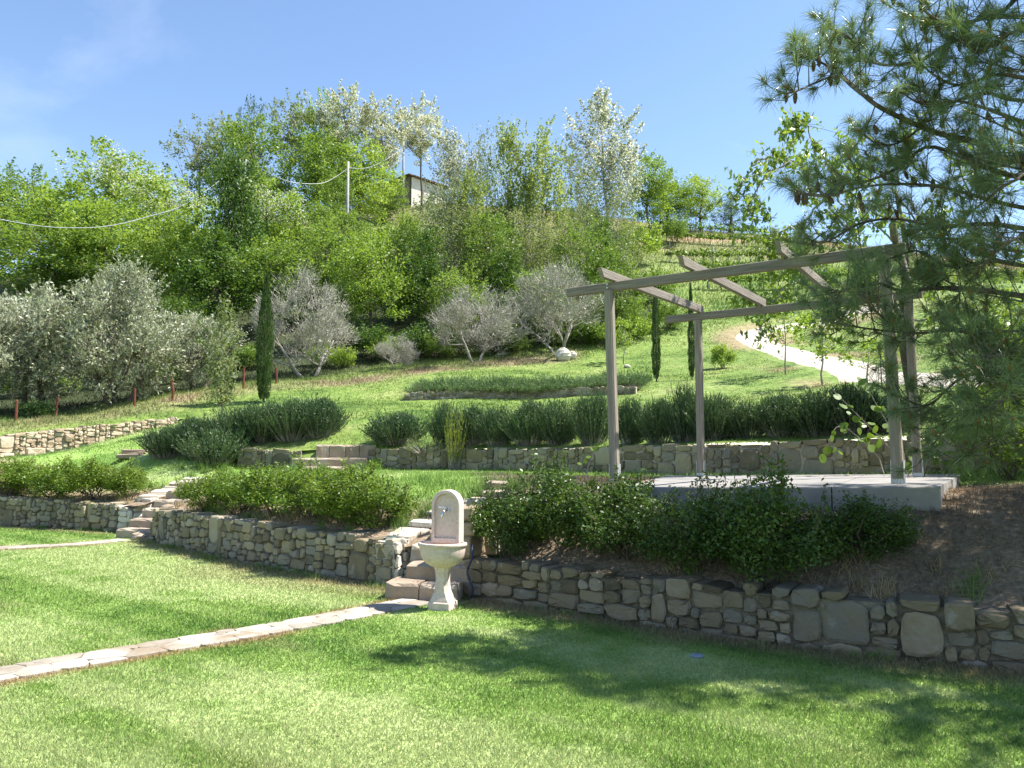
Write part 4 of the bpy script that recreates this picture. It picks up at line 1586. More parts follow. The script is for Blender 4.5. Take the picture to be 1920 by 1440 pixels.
def olive(seed, h, r, leafm, nleaf, dry=False, twigs=5000):
    rng = np.random.default_rng(seed)
    out = []
    nst = rng.integers(2, 4)
    for k in range(nst):
        a = 6.28 * k / nst + rng.uniform(-.5, .5)
        branching(rng, (.12 * math.cos(a), .12 * math.sin(a), -.2), nrm(np.array([.55 * math.cos(a), .55 * math.sin(a), 1.0])), h * .42, .10 if not dry else .075, 0, 4 if dry else 3, out, (3, 4), .62, .70, .22)
    g, g2 = Geo(), Geo()
    ends = []
    for P, rr, lv in out:
        if lv <= 1:
            g.add(*tube(P, np.linspace(rr, rr * .6, len(P)), 6))
        else:
            g2.add(*tube(P, np.linspace(max(rr, .009), max(rr * .5, .006), len(P)), 3, cap=False))
        if lv >= 2:
            ends.append(P)
    allP = np.concatenate(ends)
    cz = h * (.58 if dry else .53)
    vr = .46 if dry else .49
    # gather into the crown ellipsoid
    def inside(Q):
        return ((Q[:, 0] / r) ** 2 + (Q[:, 1] / r) ** 2 + ((Q[:, 2] - cz) / (h * vr)) ** 2)
    parts = [('trunk', mesh('trunk', g.verts(), g.F, M['bark_pale'] if dry else M['bark'], smooth=True))]
    Vb, Fb = g2.verts(), g2.F
    sc = np.maximum(1, inside(Vb) ** .5)
    Vb = np.column_stack([Vb[:, 0] / sc, Vb[:, 1] / sc, cz + (Vb[:, 2] - cz) / sc])
    parts.append(('branches', mesh('branches', Vb, Fb, M['twig'] if dry else M['bark'])))
    # fine twigs gathered into leafy tufts with gaps between them
    i = rng.integers(0, len(allP), twigs)
    nt = 46
    v = rdir(rng, nt) * (rng.uniform(.25, 1, (nt, 1)) ** .5)
    tc_ = np.column_stack([v[:, 0] * r * .88, v[:, 1] * r * .88, cz + v[:, 2] * h * (vr - .06)])
    ti = rng.integers(0, nt, twigs)
    tr_ = rng.uniform(.55, 1.25, nt)
    tuft = tc_[ti] + nrm(rng.normal(size=(twigs, 3))) * (rng.uniform(0, 1, (twigs, 1)) ** .6) * (r * .27 * tr_[ti])[:, None]
    base = np.where(rng.random((twigs, 1)) < .22, allP[i] + rng.normal(0, .08, (twigs, 3)), tuft)
    sc = np.maximum(1, inside(base) ** .5 / 1.12)
    base = np.column_stack([base[:, 0] / sc, base[:, 1] / sc, cz + (base[:, 2] - cz) / sc])
    outd = nrm(base - np.array([0, 0, cz * .55])) * .8 + rng.normal(0, .6, (twigs, 3)) + np.array([0, 0, .55])
    tip = base + nrm(outd) * rng.uniform(.18, .5, (twigs, 1))
    V, F_ = blades(rng, base, tip, .018 if dry else .014)
    parts.append(('twigs', mesh('twigs', V, F_, M['twig'] if dry else M['bark_pale'])))
    if nleaf:
        j = rng.integers(0, twigs, nleaf)
        f = rng.uniform(.2, 1.05, (nleaf, 1))
        Cn = base[j] * (1 - f) + tip[j] * f + rng.normal(0, .025, (nleaf, 3))
        V, F_ = leaves(rng, Cn, .125, .34, .4, 0, nrm(tip[j] - base[j]) + rng.normal(0, .6, (nleaf, 3)))
        tint = np.clip(.5 + .9 * (vn(Cn[:, 0] + seed, Cn[:, 2] + Cn[:, 1], 2.0, 3) - .5) + rng.normal(0, .2, nleaf), 0, 1)
        parts.append(('crown', mesh('crown', V, F_, leafm, tint=rep(tint, 4))))
    return Proto(parts, h, r)


def shrub(seed, h, r, n, leaf, leafm, shoots=30, asp=.55, flat=1.0):
    """dense leafy shrub with upright shoots breaking its outline"""
    rng = np.random.default_rng(seed)
    g = Geo()
    for _ in range(12):
        a = rng.uniform(0, 6.28)
        q = np.array([math.cos(a) * r * rng.uniform(.3, .8), math.sin(a) * r * rng.uniform(.3, .8), h * rng.uniform(.5, .85)])
        g.add(*tube(bend_path(rng, (rng.normal(0, .05), rng.normal(0, .05), -.08), q, 4, .06), [.012, .01, .007, .004], 4, cap=False))
    ncl = 26
    cl = []
    for _ in range(ncl):
        v = rdir(rng, 1)[0] * rng.uniform(.35, 1) ** .6
        v[2] = abs(v[2]) if rng.random() < .75 else v[2] * .5
        cl.append((v[0] * r * .8, v[1] * r * .8, h * (.40 + .50 * v[2])))
    cl = np.array(cl)
    cl[:, 2] = np.maximum(cl[:, 2], .12 * h)
    ct = rng.uniform(-.2, .2, ncl)
    idx = rng.integers(0, ncl, n)
    q = nrm(rng.normal(size=(n, 3))) * rng.uniform(0, 1, (n, 1)) ** .5
    Cn = cl[idx] + q * r * .34 * np.array([1, 1, .8 * h / r * .6 + .2])
    tone = ct[idx]
    sh = []
    for _ in range(shoots):
        c = cl[rng.integers(0, ncl)]
        d = nrm(np.array([c[0] * .8, c[1] * .8, .6 * r + rng.uniform(0, .5)]) + rng.normal(0, .12, 3))
        L = rng.uniform(.18, .42) * max(h, .5)
        b = c + d * r * .15
        g.add(*tube(np.array([b, b + d * L * .5 + rng.normal(0, .01, 3), b + d * L]), [.004, .003, .002], 3, cap=False))
        t = rng.uniform(0.1, 1.02, 26)[:, None]
        sh.append(b + d * L * t + rng.normal(0, leaf * .5, (26, 3)))
    sh = np.concatenate(sh)
    Cn = np.concatenate([Cn, sh])
    tone = np.concatenate([tone, rng.uniform(0, .25, len(sh))])
    Cn[:, 2] = np.maximum(Cn[:, 2], .03)
    V, F_ = leaves(rng, Cn, leaf, asp, .55, 0)
    tint = np.clip(.5 + tone + rng.normal(0, .17, len(Cn)), 0, 1)
    return Proto([('stems', mesh('stems', g.verts(), g.F, M['bark'])), ('crown', mesh('crown', V, F_, leafm, tint=rep(tint, 4)))], h, r)


def sprigs(seed, h, r, nsp, needles, nl, nw, leafm, lean=.35, droopy=0.0, dense=0):
    """rosemary / lavender: many upright sprigs set with needle leaves"""
    rng = np.random.default_rng(seed)
    a = rng.uniform(0, 6.28, nsp)
    rr = rng.uniform(0, 1, nsp) ** .55
    b = np.column_stack([np.cos(a) * rr * r * .5, np.sin(a) * rr * r * .5, np.zeros(nsp) - .03])
    d = nrm(np.column_stack([np.cos(a) * rr * lean * r / h * 2.0, np.sin(a) * rr * lean * r / h * 2.0, np.ones(nsp)]) + rng.normal(0, .10, (nsp, 3)))
    L = h * (1.05 - .38 * rr ** 2) * rng.uniform(.72, 1.08, nsp)
    top = b + d * L[:, None] + np.column_stack([np.cos(a), np.sin(a), np.zeros(nsp)]) * (rr * r * .18)[:, None]
    gV, gF = blades(rng, b, top, .014)
    t = rng.uniform(.18, 1.0, (nsp, needles)) ** .8
    base = b[:, None] + (top - b)[:, None] * t[..., None]
    nd = nrm(d[:, None] * 1.0 + rng.normal(0, .42, (nsp, needles, 3)))
    tip = base + nd * nl * rng.uniform(.7, 1.2, (nsp, needles, 1))
    base, tip = base.reshape(-1, 3), tip.reshape(-1, 3)
    st = np.repeat(rng.uniform(-.22, .22, nsp), needles)
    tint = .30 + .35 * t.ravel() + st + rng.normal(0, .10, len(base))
    if dense:                                             # leafy body of the bush between the sprigs
        lob = nrm(rng.normal(size=(9, 3))) * np.array([r * .55, r * .55, h * .22]) + np.array([0, 0, h * .42])
        li = rng.integers(0, 9, dense)
        q = lob[li] + nrm(rng.normal(size=(dense, 3))) * rng.uniform(.2, 1, (dense, 1)) ** .5 * np.array([r * .48, r * .48, h * .34])
        q[:, 2] = np.maximum(q[:, 2], .03)
        base = np.concatenate([base, q])
        tip = np.concatenate([tip, q + nrm(rng.normal(0, .5, (dense, 3)) + np.array([0, 0, .9])) * nl * rng.uniform(.7, 1.3, (dense, 1))])
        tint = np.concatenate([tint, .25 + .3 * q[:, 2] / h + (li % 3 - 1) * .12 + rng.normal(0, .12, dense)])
    V, F_ = blades(rng, base, tip, nw)
    tint = np.clip(tint, 0, 1)
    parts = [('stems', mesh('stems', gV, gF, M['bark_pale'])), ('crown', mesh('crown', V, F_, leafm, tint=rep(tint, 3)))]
    return Proto(parts, h, r)


def cypress(seed, h, r, n, leafm):
    rng = np.random.default_rng(seed)
    g = Geo()
    g.add(*tube([(0, 0, -.2), (0.01, 0, h * .4), (0, 0.01, h * .95)], [.05, .035, .008], 6))
    z = rng.uniform(0.02, 1, n) ** 1.0
    w = np.minimum(1, .35 + z * 3.2) * (1 - z ** 2.6) + .03
    w = w * (.80 + .4 * vn(z * 9 + seed, np.zeros(n), 1, seed))
    a = rng.uniform(0, 6.28, n)
    rr = r * w * rng.uniform(.2, 1.15, n) ** .5 * (.75 + .5 * vn(a * 1.3, z * 22, 1, seed + 4))
    base = np.column_stack([np.cos(a) * rr, np.sin(a) * rr, z * h * .96 + .05])
    tip = base + nrm(np.column_stack([np.cos(a) * .28, np.sin(a) * .28, np.ones(n)]) + rng.normal(0, .2, (n, 3))) * rng.uniform(.07, .2, (n, 1))
    V, F_ = blades(rng, base, tip, .035)
    tint = np.clip(.5 + .5 * (vn(a * 1.5, z * 14, 1, seed) - .5) + rng.normal(0, .17, n), 0, 1)
    return Proto([('trunk', mesh('trunk', g.verts(), g.F, M['bark'], smooth=True)), ('crown', mesh('crown', V, F_, leafm, tint=rep(tint, 3)))], h, r)


# leaf colours
LM = {}
LM['bright'] = leaf_mat('leaf_bright', (0.123, 0.204, 0.032), (0.216, 0.318, 0.059), (0.339, 0.431, 0.109), .46)
LM['mid'] = leaf_mat('leaf_mid', (0.074, 0.134, 0.026), (0.146, 0.234, 0.048), (0.246, 0.336, 0.084), .44)
LM['dark'] = leaf_mat('leaf_dark', (0.036, 0.075, 0.016), (0.072, 0.137, 0.026), (0.137, 0.215, 0.044), .36)
LM['poplar'] = leaf_mat('leaf_poplar', (.14, .19, .055), (.23, .295, .095), (.34, .39, .17), .46)
LM['silver'] = leaf_mat('leaf_silver', (.14, .17, .085), (.24, .275, .16), (.38, .40, .29), .36, tr_boost=(1, 1, .85))
LM['sparse'] = leaf_mat('leaf_greyish', (.11, .145, .06), (.18, .225, .10), (.28, .31, .17), .40)
LM['blue'] = leaf_mat('leaf_bluish', (.04, .075, .05), (.07, .12, .075), (.11, .17, .11), .3, tr_boost=(1, 1.1, .8))
LM['olive'] = leaf_mat('leaf_olive', (0.171, 0.198, 0.110), (0.314, 0.341, 0.226), (0.517, 0.539, 0.424), .28, .4, .4, tr_boost=(1.1, 1.1, .7))
LM['blossom'] = leaf_mat('white_blossom', (.54, .53, .38), (.67, .66, .52), (.78, .77, .67), .45, .6, .2, tr_boost=(1, 1, .92))
LM['hedge'] = leaf_mat('leaf_glossy', (.050, .10, .012), (.115, .19, .024), (.21, .28, .045), .36, .42, .3)
LM['hedge_shade'] = leaf_mat('leaf_deep_green_shade', (.026, .056, .012), (.056, .105, .020), (.12, .18, .036), .30, .38, .35)  # deep green leaves with the pine's shade also put into the colour
LM['rosemary'] = leaf_mat('leaf_rosemary', (.024, .050, .017), (.050, .098, .032), (.105, .17, .06), .18, .45, .4, tr_boost=(1.1, 1.1, .6))
LM['lavender'] = leaf_mat('leaf_lavender', (.07, .12, .045), (.12, .20, .075), (.19, .27, .12), .25, tr_boost=(1.1, 1.1, .7))
LM['cypress'] = leaf_mat('leaf_cypress', (.022, .045, .012), (.048, .088, .022), (.10, .15, .04), .2)
LM['needle'] = leaf_mat('pine_needle', (0.075, 0.121, 0.057), (0.144, 0.207, 0.098), (0.287, 0.345, 0.172), .36, .32, .5, tr_boost=(1.1, 1.15, .6))
LM['cherry'] = leaf_mat('leaf_cherry', (.10, .17, .025), (.17, .26, .045), (.28, .36, .09), .45, .35, .45)
LM['yellow'] = leaf_mat('leaf_yellow', (.10, .15, .025), (.18, .23, .04), (.30, .33, .06), .4)
LM['vine'] = leaf_mat('leaf_vine', (.07, .13, .018), (.12, .20, .03), (.18, .26, .05), .45)
LM['weed'] = leaf_mat('leaf_weed', (.05, .10, .03), (.09, .16, .05), (.14, .21, .08), .3)

# prototypes of each kind of tree, several shapes each
PT = {
    'bright': [broadleaf(101 + k, 8, 1.4, 2.7, 95, 90, .20, LM['bright'], M['bark'], 'round', clump=.23, droop=.5) for k in range(3)],
    'mid': [broadleaf(111 + k, 8, 1.0, 2.6, 95, 90, .19, LM['mid'], M['bark'], 'round', clump=.23) for k in range(3)],
    'dark': [broadleaf(121 + k, 8, 0.8, 2.6, 80, 95, .19, LM['dark'], M['bark'], 'cone', clump=.25) for k in range(2)],
    'white': [broadleaf(131 + k, 9, 3.4, 2.1, 62, 40, .17, LM['sparse'], M['bark'], 'top', clump=.20, blossom=LM['blossom'], bl_frac=.9, bl_size=.20, tr=.11, fill=.05) for k in range(3)],
    'fleck': [broadleaf(141 + k, 8, 1.6, 2.6, 85, 85, .20, LM['bright'], M['bark'], 'round', clump=.22, blossom=LM['blossom'], bl_frac=.5, bl_size=.12) for k in range(2)],
    'poplar': [broadleaf(151 + k, 10, 1.2, 1.6, 85, 85, .17, LM['poplar'], M['bark_pale'], 'column', clump=.22, tr=.10, up=.1, droop=0, fill=.08) for k in range(2)],
    'silver': [broadleaf(161 + k, 10, 2.0, 2.2, 70, 60, .17, LM['silver'], M['bark_pale'], 'column', clump=.17, tr=.12, up=.1, blossom=LM['blossom'], bl_frac=.7, bl_size=.18, fill=.06) for k in range(2)],
    'sparse': [broadleaf(171 + k, 8, 2.2, 2.0, 56, 44, .16, LM['sparse'], M['bark_pale'], 'top', clump=.20, tr=.10, limbs=30, fill=.08) for k in range(2)],
    'willow': [broadleaf(181 + k, 8, 0.8, 2.0, 75, 58, .16, LM['sparse'], M['bark_pale'], 'column', clump=.21, tr=.07, limbs=30, asp=.35, up=0, fill=.15) for k in range(2)],
    'blue': [broadleaf(191, 6, .5, 1.8, 60, 70, .17, LM['blue'], M['bark'], 'cone', clump=.22, asp=.3)],
    'bush': [shrub(201 + k, 2.2, 1.6, 3200, .15, LM['mid'], 30) for k in range(2)],
    'bushb': [shrub(205 + k, 2.2, 1.6, 3200, .15, LM['bright'], 30) for k in range(2)],
    'bushd': [shrub(209, 2.2, 1.6, 3200, .15, LM['dark'], 30)],
}
# ---------------------------------------------------------------- the woods on the hill
def tree_at(kind, v, px, Y, top, wpx, label, name='tree', cat='tree', group='trees of the hillside woods'):
    x = WX(px, Y)
    zz = g1(x, Y)
    h = max(W(px, top, Y)[2] - zz, 1.0)
    w = wpx / F_PX * Y
    pr = PT[kind][v % len(PT[kind])]
    return place(pr, name, label, cat, x, Y, h * 1.02, w * 1.05, None, group)


WOODS = [
    # skyline row, left to right
    ('mid', 0, -60, 62, 330, 190, 'dark green tree cut by the left edge of the picture', 'robinia_tree'),
    ('mid', 1, 20, 66, 318, 150, 'bluish green treetop at the far left of the skyline', 'robinia_tree'),
    ('fleck', 0, 195, 62, 282, 190, 'blossom flecked tree at the left whose top stands alone against the sky', 'robinia_tree'),
    ('bright', 0, 95, 58, 345, 190, 'yellow green tree filling the skyline notch at the left', 'robinia_tree'),
    ('fleck', 1, 298, 56, 338, 180, 'yellow green blossom flecked tree just behind the sagging cable end', 'robinia_tree'),
    ('sparse', 0, 352, 70, 238, 120, 'thin greyish tree with bare stems left of the hill top', 'elm_tree'),
    ('sparse', 1, 408, 74, 225, 110, 'thin greyish treetop beside the tall dark tree', 'elm_tree'),
    ('mid', 2, 450, 70, 222, 150, 'mid green tree below the bluish tip on the left shoulder', 'robinia_tree'),
    ('blue', 0, 458, 78, 188, 70, 'small bluish treetop rising left of the summit trees', 'robinia_tree'),
    ('sparse', 0, 532, 80, 184, 110, 'pale thin tree, first of the summit row', 'elm_tree'),
    ('fleck', 0, 588, 82, 186, 110, 'pale green tree between the thin summit tree and the white acacia', 'robinia_tree'),
    ('white', 0, 642, 80, 182, 115, 'tallest white blossoming acacia on the summit', 'acacia_tree'),
    ('white', 1, 712, 80, 198, 95, 'white blossoming acacia left of the thin pole', 'acacia_tree'),
    ('white', 2, 786, 84.5, 198, 90, 'slender white blossoming acacia in front of the hut', 'acacia_tree'),
    ('mid', 0, 590, 72, 255, 170, 'dark green tree under the white acacias', 'robinia_tree'),
    ('bright', 1, 668, 72, 268, 140, 'fresh green tree behind the middle utility pole', 'robinia_tree'),
    ('mid', 1, 716, 80, 330, 90, 'low green tree half covering the dark side of the hut', 'robinia_tree'),
    ('mid', 2, 620, 68, 330, 90, 'dark tree left of the middle utility pole', 'robinia_tree'),
    ('silver', 1, 852, 55, 258, 105, 'pale silvery tree right of the hut gable', 'poplar_tree'),
    ('willow', 0, 905, 54, 262, 100, 'olive green wispy tree between the silvery tree and the poplars', 'poplar_tree'),
    ('poplar', 0, 958, 51, 238, 88, 'left one of the two pointed pale green poplars', 'poplar_tree'),
    ('poplar', 1, 1022, 50, 246, 98, 'right one of the two pointed pale green poplars', 'poplar_tree'),
    ('willow', 1, 1085, 52, 285, 95, 'wispy grey green tree between the poplar and the white poplar', 'poplar_tree'),
    ('silver', 0, 1138, 64, 188, 150, 'big white silver poplar standing alone against the sky', 'poplar_tree'),
    ('bright', 2, 1225, 76, 298, 100, 'fresh green tree right behind the white poplar', 'robinia_tree'),
    ('mid', 0, 1258, 80, 338, 95, 'dark green tree at the upper edge of the vineyard', 'robinia_tree'),
    ('bright', 0, 1318, 82, 332, 90, 'rounded green tree last but one on the right of the ridge', 'robinia_tree'),
    ('blue', 0, 1375, 84, 368, 85, 'bluish green feathery tree at the right end of the ridge', 'conifer_tree'),
    # body of the wood; dark leaves also stand in for its shadowy gaps
    ('mid', 1, 60, 50, 420, 230, 'green tree behind the left olives, under the cable', 'robinia_tree'),
    ('bright', 2, 185, 50, 385, 190, 'yellow green tree directly above the lowest sag of the cable', 'robinia_tree'),
    ('mid', 2, 268, 48, 425, 190, 'mid green tree behind the tallest olive', 'robinia_tree'),
    ('bright', 1, 330, 47, 395, 150, 'yellow green tree where the cable enters the wood', 'robinia_tree'),
    ('dark', 0, 425, 46, 285, 150, 'tall dark conical tree right of the cable end', 'robinia_tree'),
    ('dark', 1, 395, 42, 440, 190, 'tree with shade darkened leaves overhanging the shadowy hollow in the wood', 'robinia_tree'),  # dark leaf kind paints the deep shade of the hollow
    ('fleck', 1, 490, 52, 340, 150, 'mid green tree right of the tall dark cone', 'robinia_tree'),
    ('mid', 1, 560, 56, 375, 150, 'fleck leaved tree below the summit dark trees', 'robinia_tree'),
    ('mid', 0, 505, 44, 455, 170, 'green tree rising behind the dark cypress', 'robinia_tree'),
    ('mid', 2, 600, 46, 430, 150, 'light green tree below the middle utility pole', 'robinia_tree'),
    ('bright', 1, 690, 40.5, 440, 150, 'brightest green acacia in the middle of the wood edge', 'acacia_tree'),
    ('dark', 1, 765, 42, 490, 130, 'dark leafy tree right of the brightest acacia', 'robinia_tree'),
    ('willow', 0, 835, 46, 345, 130, 'tall wispy grey green tree below the hut', 'willow_tree'),
    ('mid', 2, 918, 45, 398, 120, 'rounded fresh green tree above the middle bare olive', 'robinia_tree'),
    ('willow', 1, 985, 47, 395, 120, 'wispy pale tree below the left poplar', 'willow_tree'),
    ('willow', 0, 1060, 46, 410, 130, 'wispy pale tree below the right poplar', 'willow_tree'),
    ('dark', 1, 1135, 48, 420, 100, 'dark green tree below the white poplar', 'robinia_tree'),
    ('mid', 0, 1010, 41, 510, 150, 'dull green tree behind the rightmost bare olive', 'robinia_tree'),
    ('mid', 1, 860, 41, 505, 120, 'dull green tree behind the middle bare olive', 'robinia_tree'),
    ('mid', 2, 1160, 41, 520, 110, 'dull green tree behind the left pergola post', 'robinia_tree'),
    ('mid', 0, 745, 46, 425, 130, 'fresh green tree above the dead twiggy shrub', 'robinia_tree'),
    ('dark', 1, 800, 43, 440, 110, 'dark green tree left above the middle bare olive', 'robinia_tree'),
    ('mid', 2, 640, 52, 400, 130, 'green tree in front of the lower part of the middle pole', 'robinia_tree'),
    ('dark', 0, 950, 43, 465, 110, 'dark green tree between the middle and right bare olives', 'robinia_tree'),
    ('mid', 1, 1100, 44, 430, 130, 'green tree rising above the left end of the front beam', 'robinia_tree'),
    ('willow', 1, 1165, 52, 350, 80, 'wispy tree right below the crown of the white poplar', 'willow_tree'),
    ('poplar', 0, 880, 47, 330, 80, 'narrow pale tree left of the pointed poplars', 'poplar_tree'),
    ('dark', 0, 320, 39, 560, 150, 'dark tree in the shadowy hollow behind the small olive', 'robinia_tree'),  # shade of the hollow put into the leaf colour
    ('dark', 1, 60, 40, 560, 170, 'dark tree in the shadow behind the leftmost olive', 'robinia_tree'),
    ('dark', 1, 640, 40, 590, 110, 'dark low tree behind the left bare olive', 'robinia_tree'),
]
for k, (kd, v, px, Y, top, wp, lab, nm) in enumerate(WOODS):
    tree_at(kd, v, px, Y, top, wp, lab, nm)

UNDER = [('bushd', 410, 36.5, 640, 110, 'dark bush in the hollow left of the cypress'), ('bushd', 350, 36.5, 655, 100, 'dark bush behind the small forked olive'), ('bush', 470, 36, 650, 90, 'green bush directly behind the dark cypress'),  # dark bushes in the hollow carry its shade as leaf colour
         ('bushb', 640, 35.5, 668, 60, 'bright low bush at the right foot of the left bare olive'), ('bushd', 700, 37.5, 610, 110, 'dark bush at the foot of the brightest acacia'), ('bush', 725, 36.8, 640, 80, 'green bush left of the dead twiggy shrub'),
         ('bushd', 790, 37.5, 610, 100, 'dark bush right of the dead twiggy shrub'), ('bush', 815, 37.0, 635, 70, 'green bush at the left side of the middle bare olive'), ('bushd', 935, 38.5, 610, 90, 'dark bush at the right side of the middle bare olive'),
         ('bush', 960, 38, 630, 70, 'low green bush between the middle and right bare olives'), ('bushd', 1090, 40, 600, 100, 'dark bush right of the right bare olive'), ('bush', 1130, 39.5, 610, 80, 'green bush behind the first pergola post'),
         ('bushb', 1180, 41, 590, 90, 'bright bush between the first post and the thin cypress'), ('bush', 1250, 43, 575, 90, 'green bush between the two thin cypresses'), ('bushd', 200, 34, 690, 100, 'dark bush under the tallest olive'),
         ('bush', 100, 32, 700, 110, 'green bush between the two big olives'), ('bushd', 20, 32, 690, 120, 'dark bush under the leftmost olive'), ('bush', 290, 33, 690, 80, 'green bush between the tallest and the small olive'),
         ('bushb', 600, 36, 660, 60, 'bright bush behind the trunks of the left bare olive'), ('bushd', 860, 38, 615, 80, 'dark bush hidden behind the middle bare olive'), ('bush', 1030, 40, 610, 90, 'green bush hidden behind the right bare olive'),
         ('bush', 560, 52, 560, 130, 'broad bush above the left bare olive'), ('bush', 250, 46, 590, 140, 'broad bush just above the tallest olive'), ('bushb', 120, 45, 590, 140, 'bright broad bush above the leftmost olives'), ('bush', 800, 66, 425, 90, 'bush on the slope right below the hut'),
         ('bushb', 760, 72, 400, 60, 'small bright bush close under the thin pole'), ('bush', 860, 70, 410, 90, 'bush under the pale silvery tree'), ('bush', 1090, 70, 395, 90, 'bush left of the white poplar trunk'), ('bushd', 1100, 78, 385, 70, 'dark bush on the ridge behind the white poplar'),
         ('bushb', 700, 66, 420, 90, 'bright bush right of the middle utility pole'), ('bush', 940, 60, 470, 110, 'bush below the left pointed poplar'), ('bush', 1040, 58, 480, 110, 'bush below the right pointed poplar'), ('bushb', 1200, 66, 420, 90, 'bright bush at the left end of the vineyard'),
         ('bush', 1270, 74, 408, 60, 'small bush at the top of the vineyard'), ('bushb', 1150, 56, 470, 100, 'bright bush above the end of the first rafter'), ('bush', 1230, 52, 510, 90, 'bush just above the first pergola rafter'), ('bushb', 480, 66, 400, 110, 'bright bush right of the tall dark cone'),
         ('bush', 660, 52, 520, 120, 'bush at the hidden foot of the middle utility pole')]
for k, (kd, px, Y, top, wp, lab) in enumerate(UNDER):
    tree_at(kd, k, px, Y, top, wp, lab, 'bush', 'bush', 'undergrowth bushes of the wood edge' if Y < 45 else 'bushes high on the hillside')

# ---------------------------------------------------------------- olives and bare olives
def put(pr, name, label, cat, px, Y, top, wpx, group=None, rz=None):
    x = WX(px, Y)
    zz = g1(x, Y)
    return place(pr, name, label, cat, x, Y, W(px, top, Y)[2] - zz, wpx / F_PX * Y, rz, group)


OL = [olive(301, 4.4, 2.3, LM['olive'], 24000, twigs=4500), olive(302, 4.2, 2.2, LM['olive'], 24000, twigs=4500), olive(303, 3.2, 1.5, LM['olive'], 12000, twigs=2600)]
put(OL[0], 'olive_tree', 'broad grey green olive tree at the left edge', 'olive tree', 65, 27.5, 522, 260, 'grey green olive trees', 0.4)
put(OL[1], 'olive_tree', 'tallest grey green olive tree, right of the left edge one', 'olive tree', 218, 27.0, 500, 260, 'grey green olive trees', 2.0)
put(OL[2], 'olive_tree', 'small grey green olive with a low forked trunk', 'olive tree', 372, 29.5, 585, 150, 'grey green olive trees', 1.0)
put(OL[0], 'olive_tree', 'grey green olive cut off by the left picture edge', 'olive tree', -95, 25.0, 540, 230, 'grey green olive trees', 3.4)
DO = [olive(311, 4.2, 1.9, LM['olive'], 1500, True, 6500), olive(312, 3.9, 2.1, LM['olive'], 700, True, 7500), olive(313, 3.8, 1.8, LM['olive'], 1800, True, 5500)]
put(DO[0], 'bare_olive_tree', 'left bare grey olive with two pale trunks', 'olive tree', 578, 33.0, 515, 175, 'bare grey olive trees', 0.5)
put(DO[1], 'bare_olive_tree', 'middle bare grey olive, rounded and leafless', 'olive tree', 890, 36.0, 538, 190, 'bare grey olive trees', 1.2)
put(DO[2], 'bare_olive_tree', 'right bare grey olive behind the two boulders', 'olive tree', 1048, 38.0, 490, 170, 'bare grey olive trees', 2.2)
put(DO[1], 'dead_shrub', 'small dead twiggy shrub below the brightest acacia', 'shrub', 742, 34.5, 628, 80, None, 0.2)

# ---------------------------------------------------------------- cypresses and saplings
CY_ = [cypress(321, 4.2, .30, 5200, LM['cypress']), cypress(322, 3.6, .25, 3600, LM['cypress'])]
put(CY_[0], 'cypress_tree', 'dark narrow cypress left of the left bare olive', 'cypress', 493, 26.0, 512, 29)
put(CY_[1], 'cypress_tree', 'thin cypress seen between the two left pergola posts', 'cypress', 1232, 29.0, 520, 15)
put(CY_[1], 'cypress_tree', 'thinnest cypress close beside the second pergola post', 'cypress', 1299, 29.0, 528, 12)
JU = broadleaf(331, 3.0, .3, .35, 30, 60, .11, LM['sparse'], M['bark'], 'column', clump=.5, tr=.03, asp=.3, up=0, limbs=18)
put(JU, 'young_cypress', 'loose young cypress in front of the small olive', 'cypress', 413, 22.3, 575, 50)
SP_ = [broadleaf(341 + k, 2.6, .9, .7, 16, 16, .10, LM['bright'], M['bark_pale'], 'top', clump=.35, tr=.028, limbs=16) for k in range(2)]
for (px, Y, top, wp, lab, v) in [(1475, 27, 560, 90, 'thin sapling with few leaves beside the bend of the pale path', 0), (1545, 23.8, 590, 110, 'sapling with dense lower stem in front of the pale path', 1),
                                 (1630, 20.5, 640, 100, 'sapling nearest the right pergola post', 0), (1170, 35.5, 600, 60, 'tiny sapling in the lawn above the lavender bed', 1)]:
    put(SP_[v], 'sapling', lab, 'sapling', px, Y, top, wp)
RB = shrub(351, 1.1, .62, 2600, .085, LM['bright'], 14)
put(RB, 'round_bush', 'round bright green bush on the lawn beside the pale path', 'bush', 1356, 32.8, 643, 50)
WB = shrub(352, .9, .8, 2200, .09, LM['weed'], 10)
put(WB, 'weed_clump', 'green weed clump between the two leftmost fence posts', 'plant', 68, 25.4, 752, 85)

# ---------------------------------------------------------------- hedge shrubs above the lower walls
HB = [shrub(361 + k, .8, .58, 8500, .042, LM['hedge'], 46) for k in range(4)]
for k, (px, Y, top, wp, lab) in enumerate([(-70, 18.1, 868, 150, 'low green shrub cut by the left picture edge'), (25, 17.75, 862, 140, 'leftmost whole low shrub above the far left wall'), (105, 17.35, 864, 135, 'second low shrub above the far left wall'),
                                           (180, 16.95, 868, 130, 'third low shrub above the far left wall'), (248, 16.85, 872, 105, 'low shrub beside the left stairs')]):
    put(HB[k % 4], 'hedge_shrub', lab, 'shrub', px, Y, top, wp, 'low shrubs above the far left wall')
for k, (px, Y, top, wp, lab) in enumerate([(395, 13.55, 890, 120, 'small bright shrub next to the left stairs'), (455, 12.9, 886, 150, 'bright shrub, second above the long shaded wall'), (525, 12.2, 882, 170, 'bright shrub, third above the long shaded wall'),
                                           (592, 11.5, 876, 190, 'tallest bright shrub above the middle of the long wall'), (655, 10.95, 880, 190, 'bright shrub, fifth above the long shaded wall'), (712, 10.5, 892, 165, 'bright shrub left of the fountain, last of its row')]):
    put(HB[(k + 1) % 4], 'hedge_shrub', lab, 'shrub', px, Y, top, wp, 'bright shrubs above the long wall')
HD = [shrub(366 + k, .8, .58, 10500, .036, LM['hedge_shade'], 46) for k in range(3)]
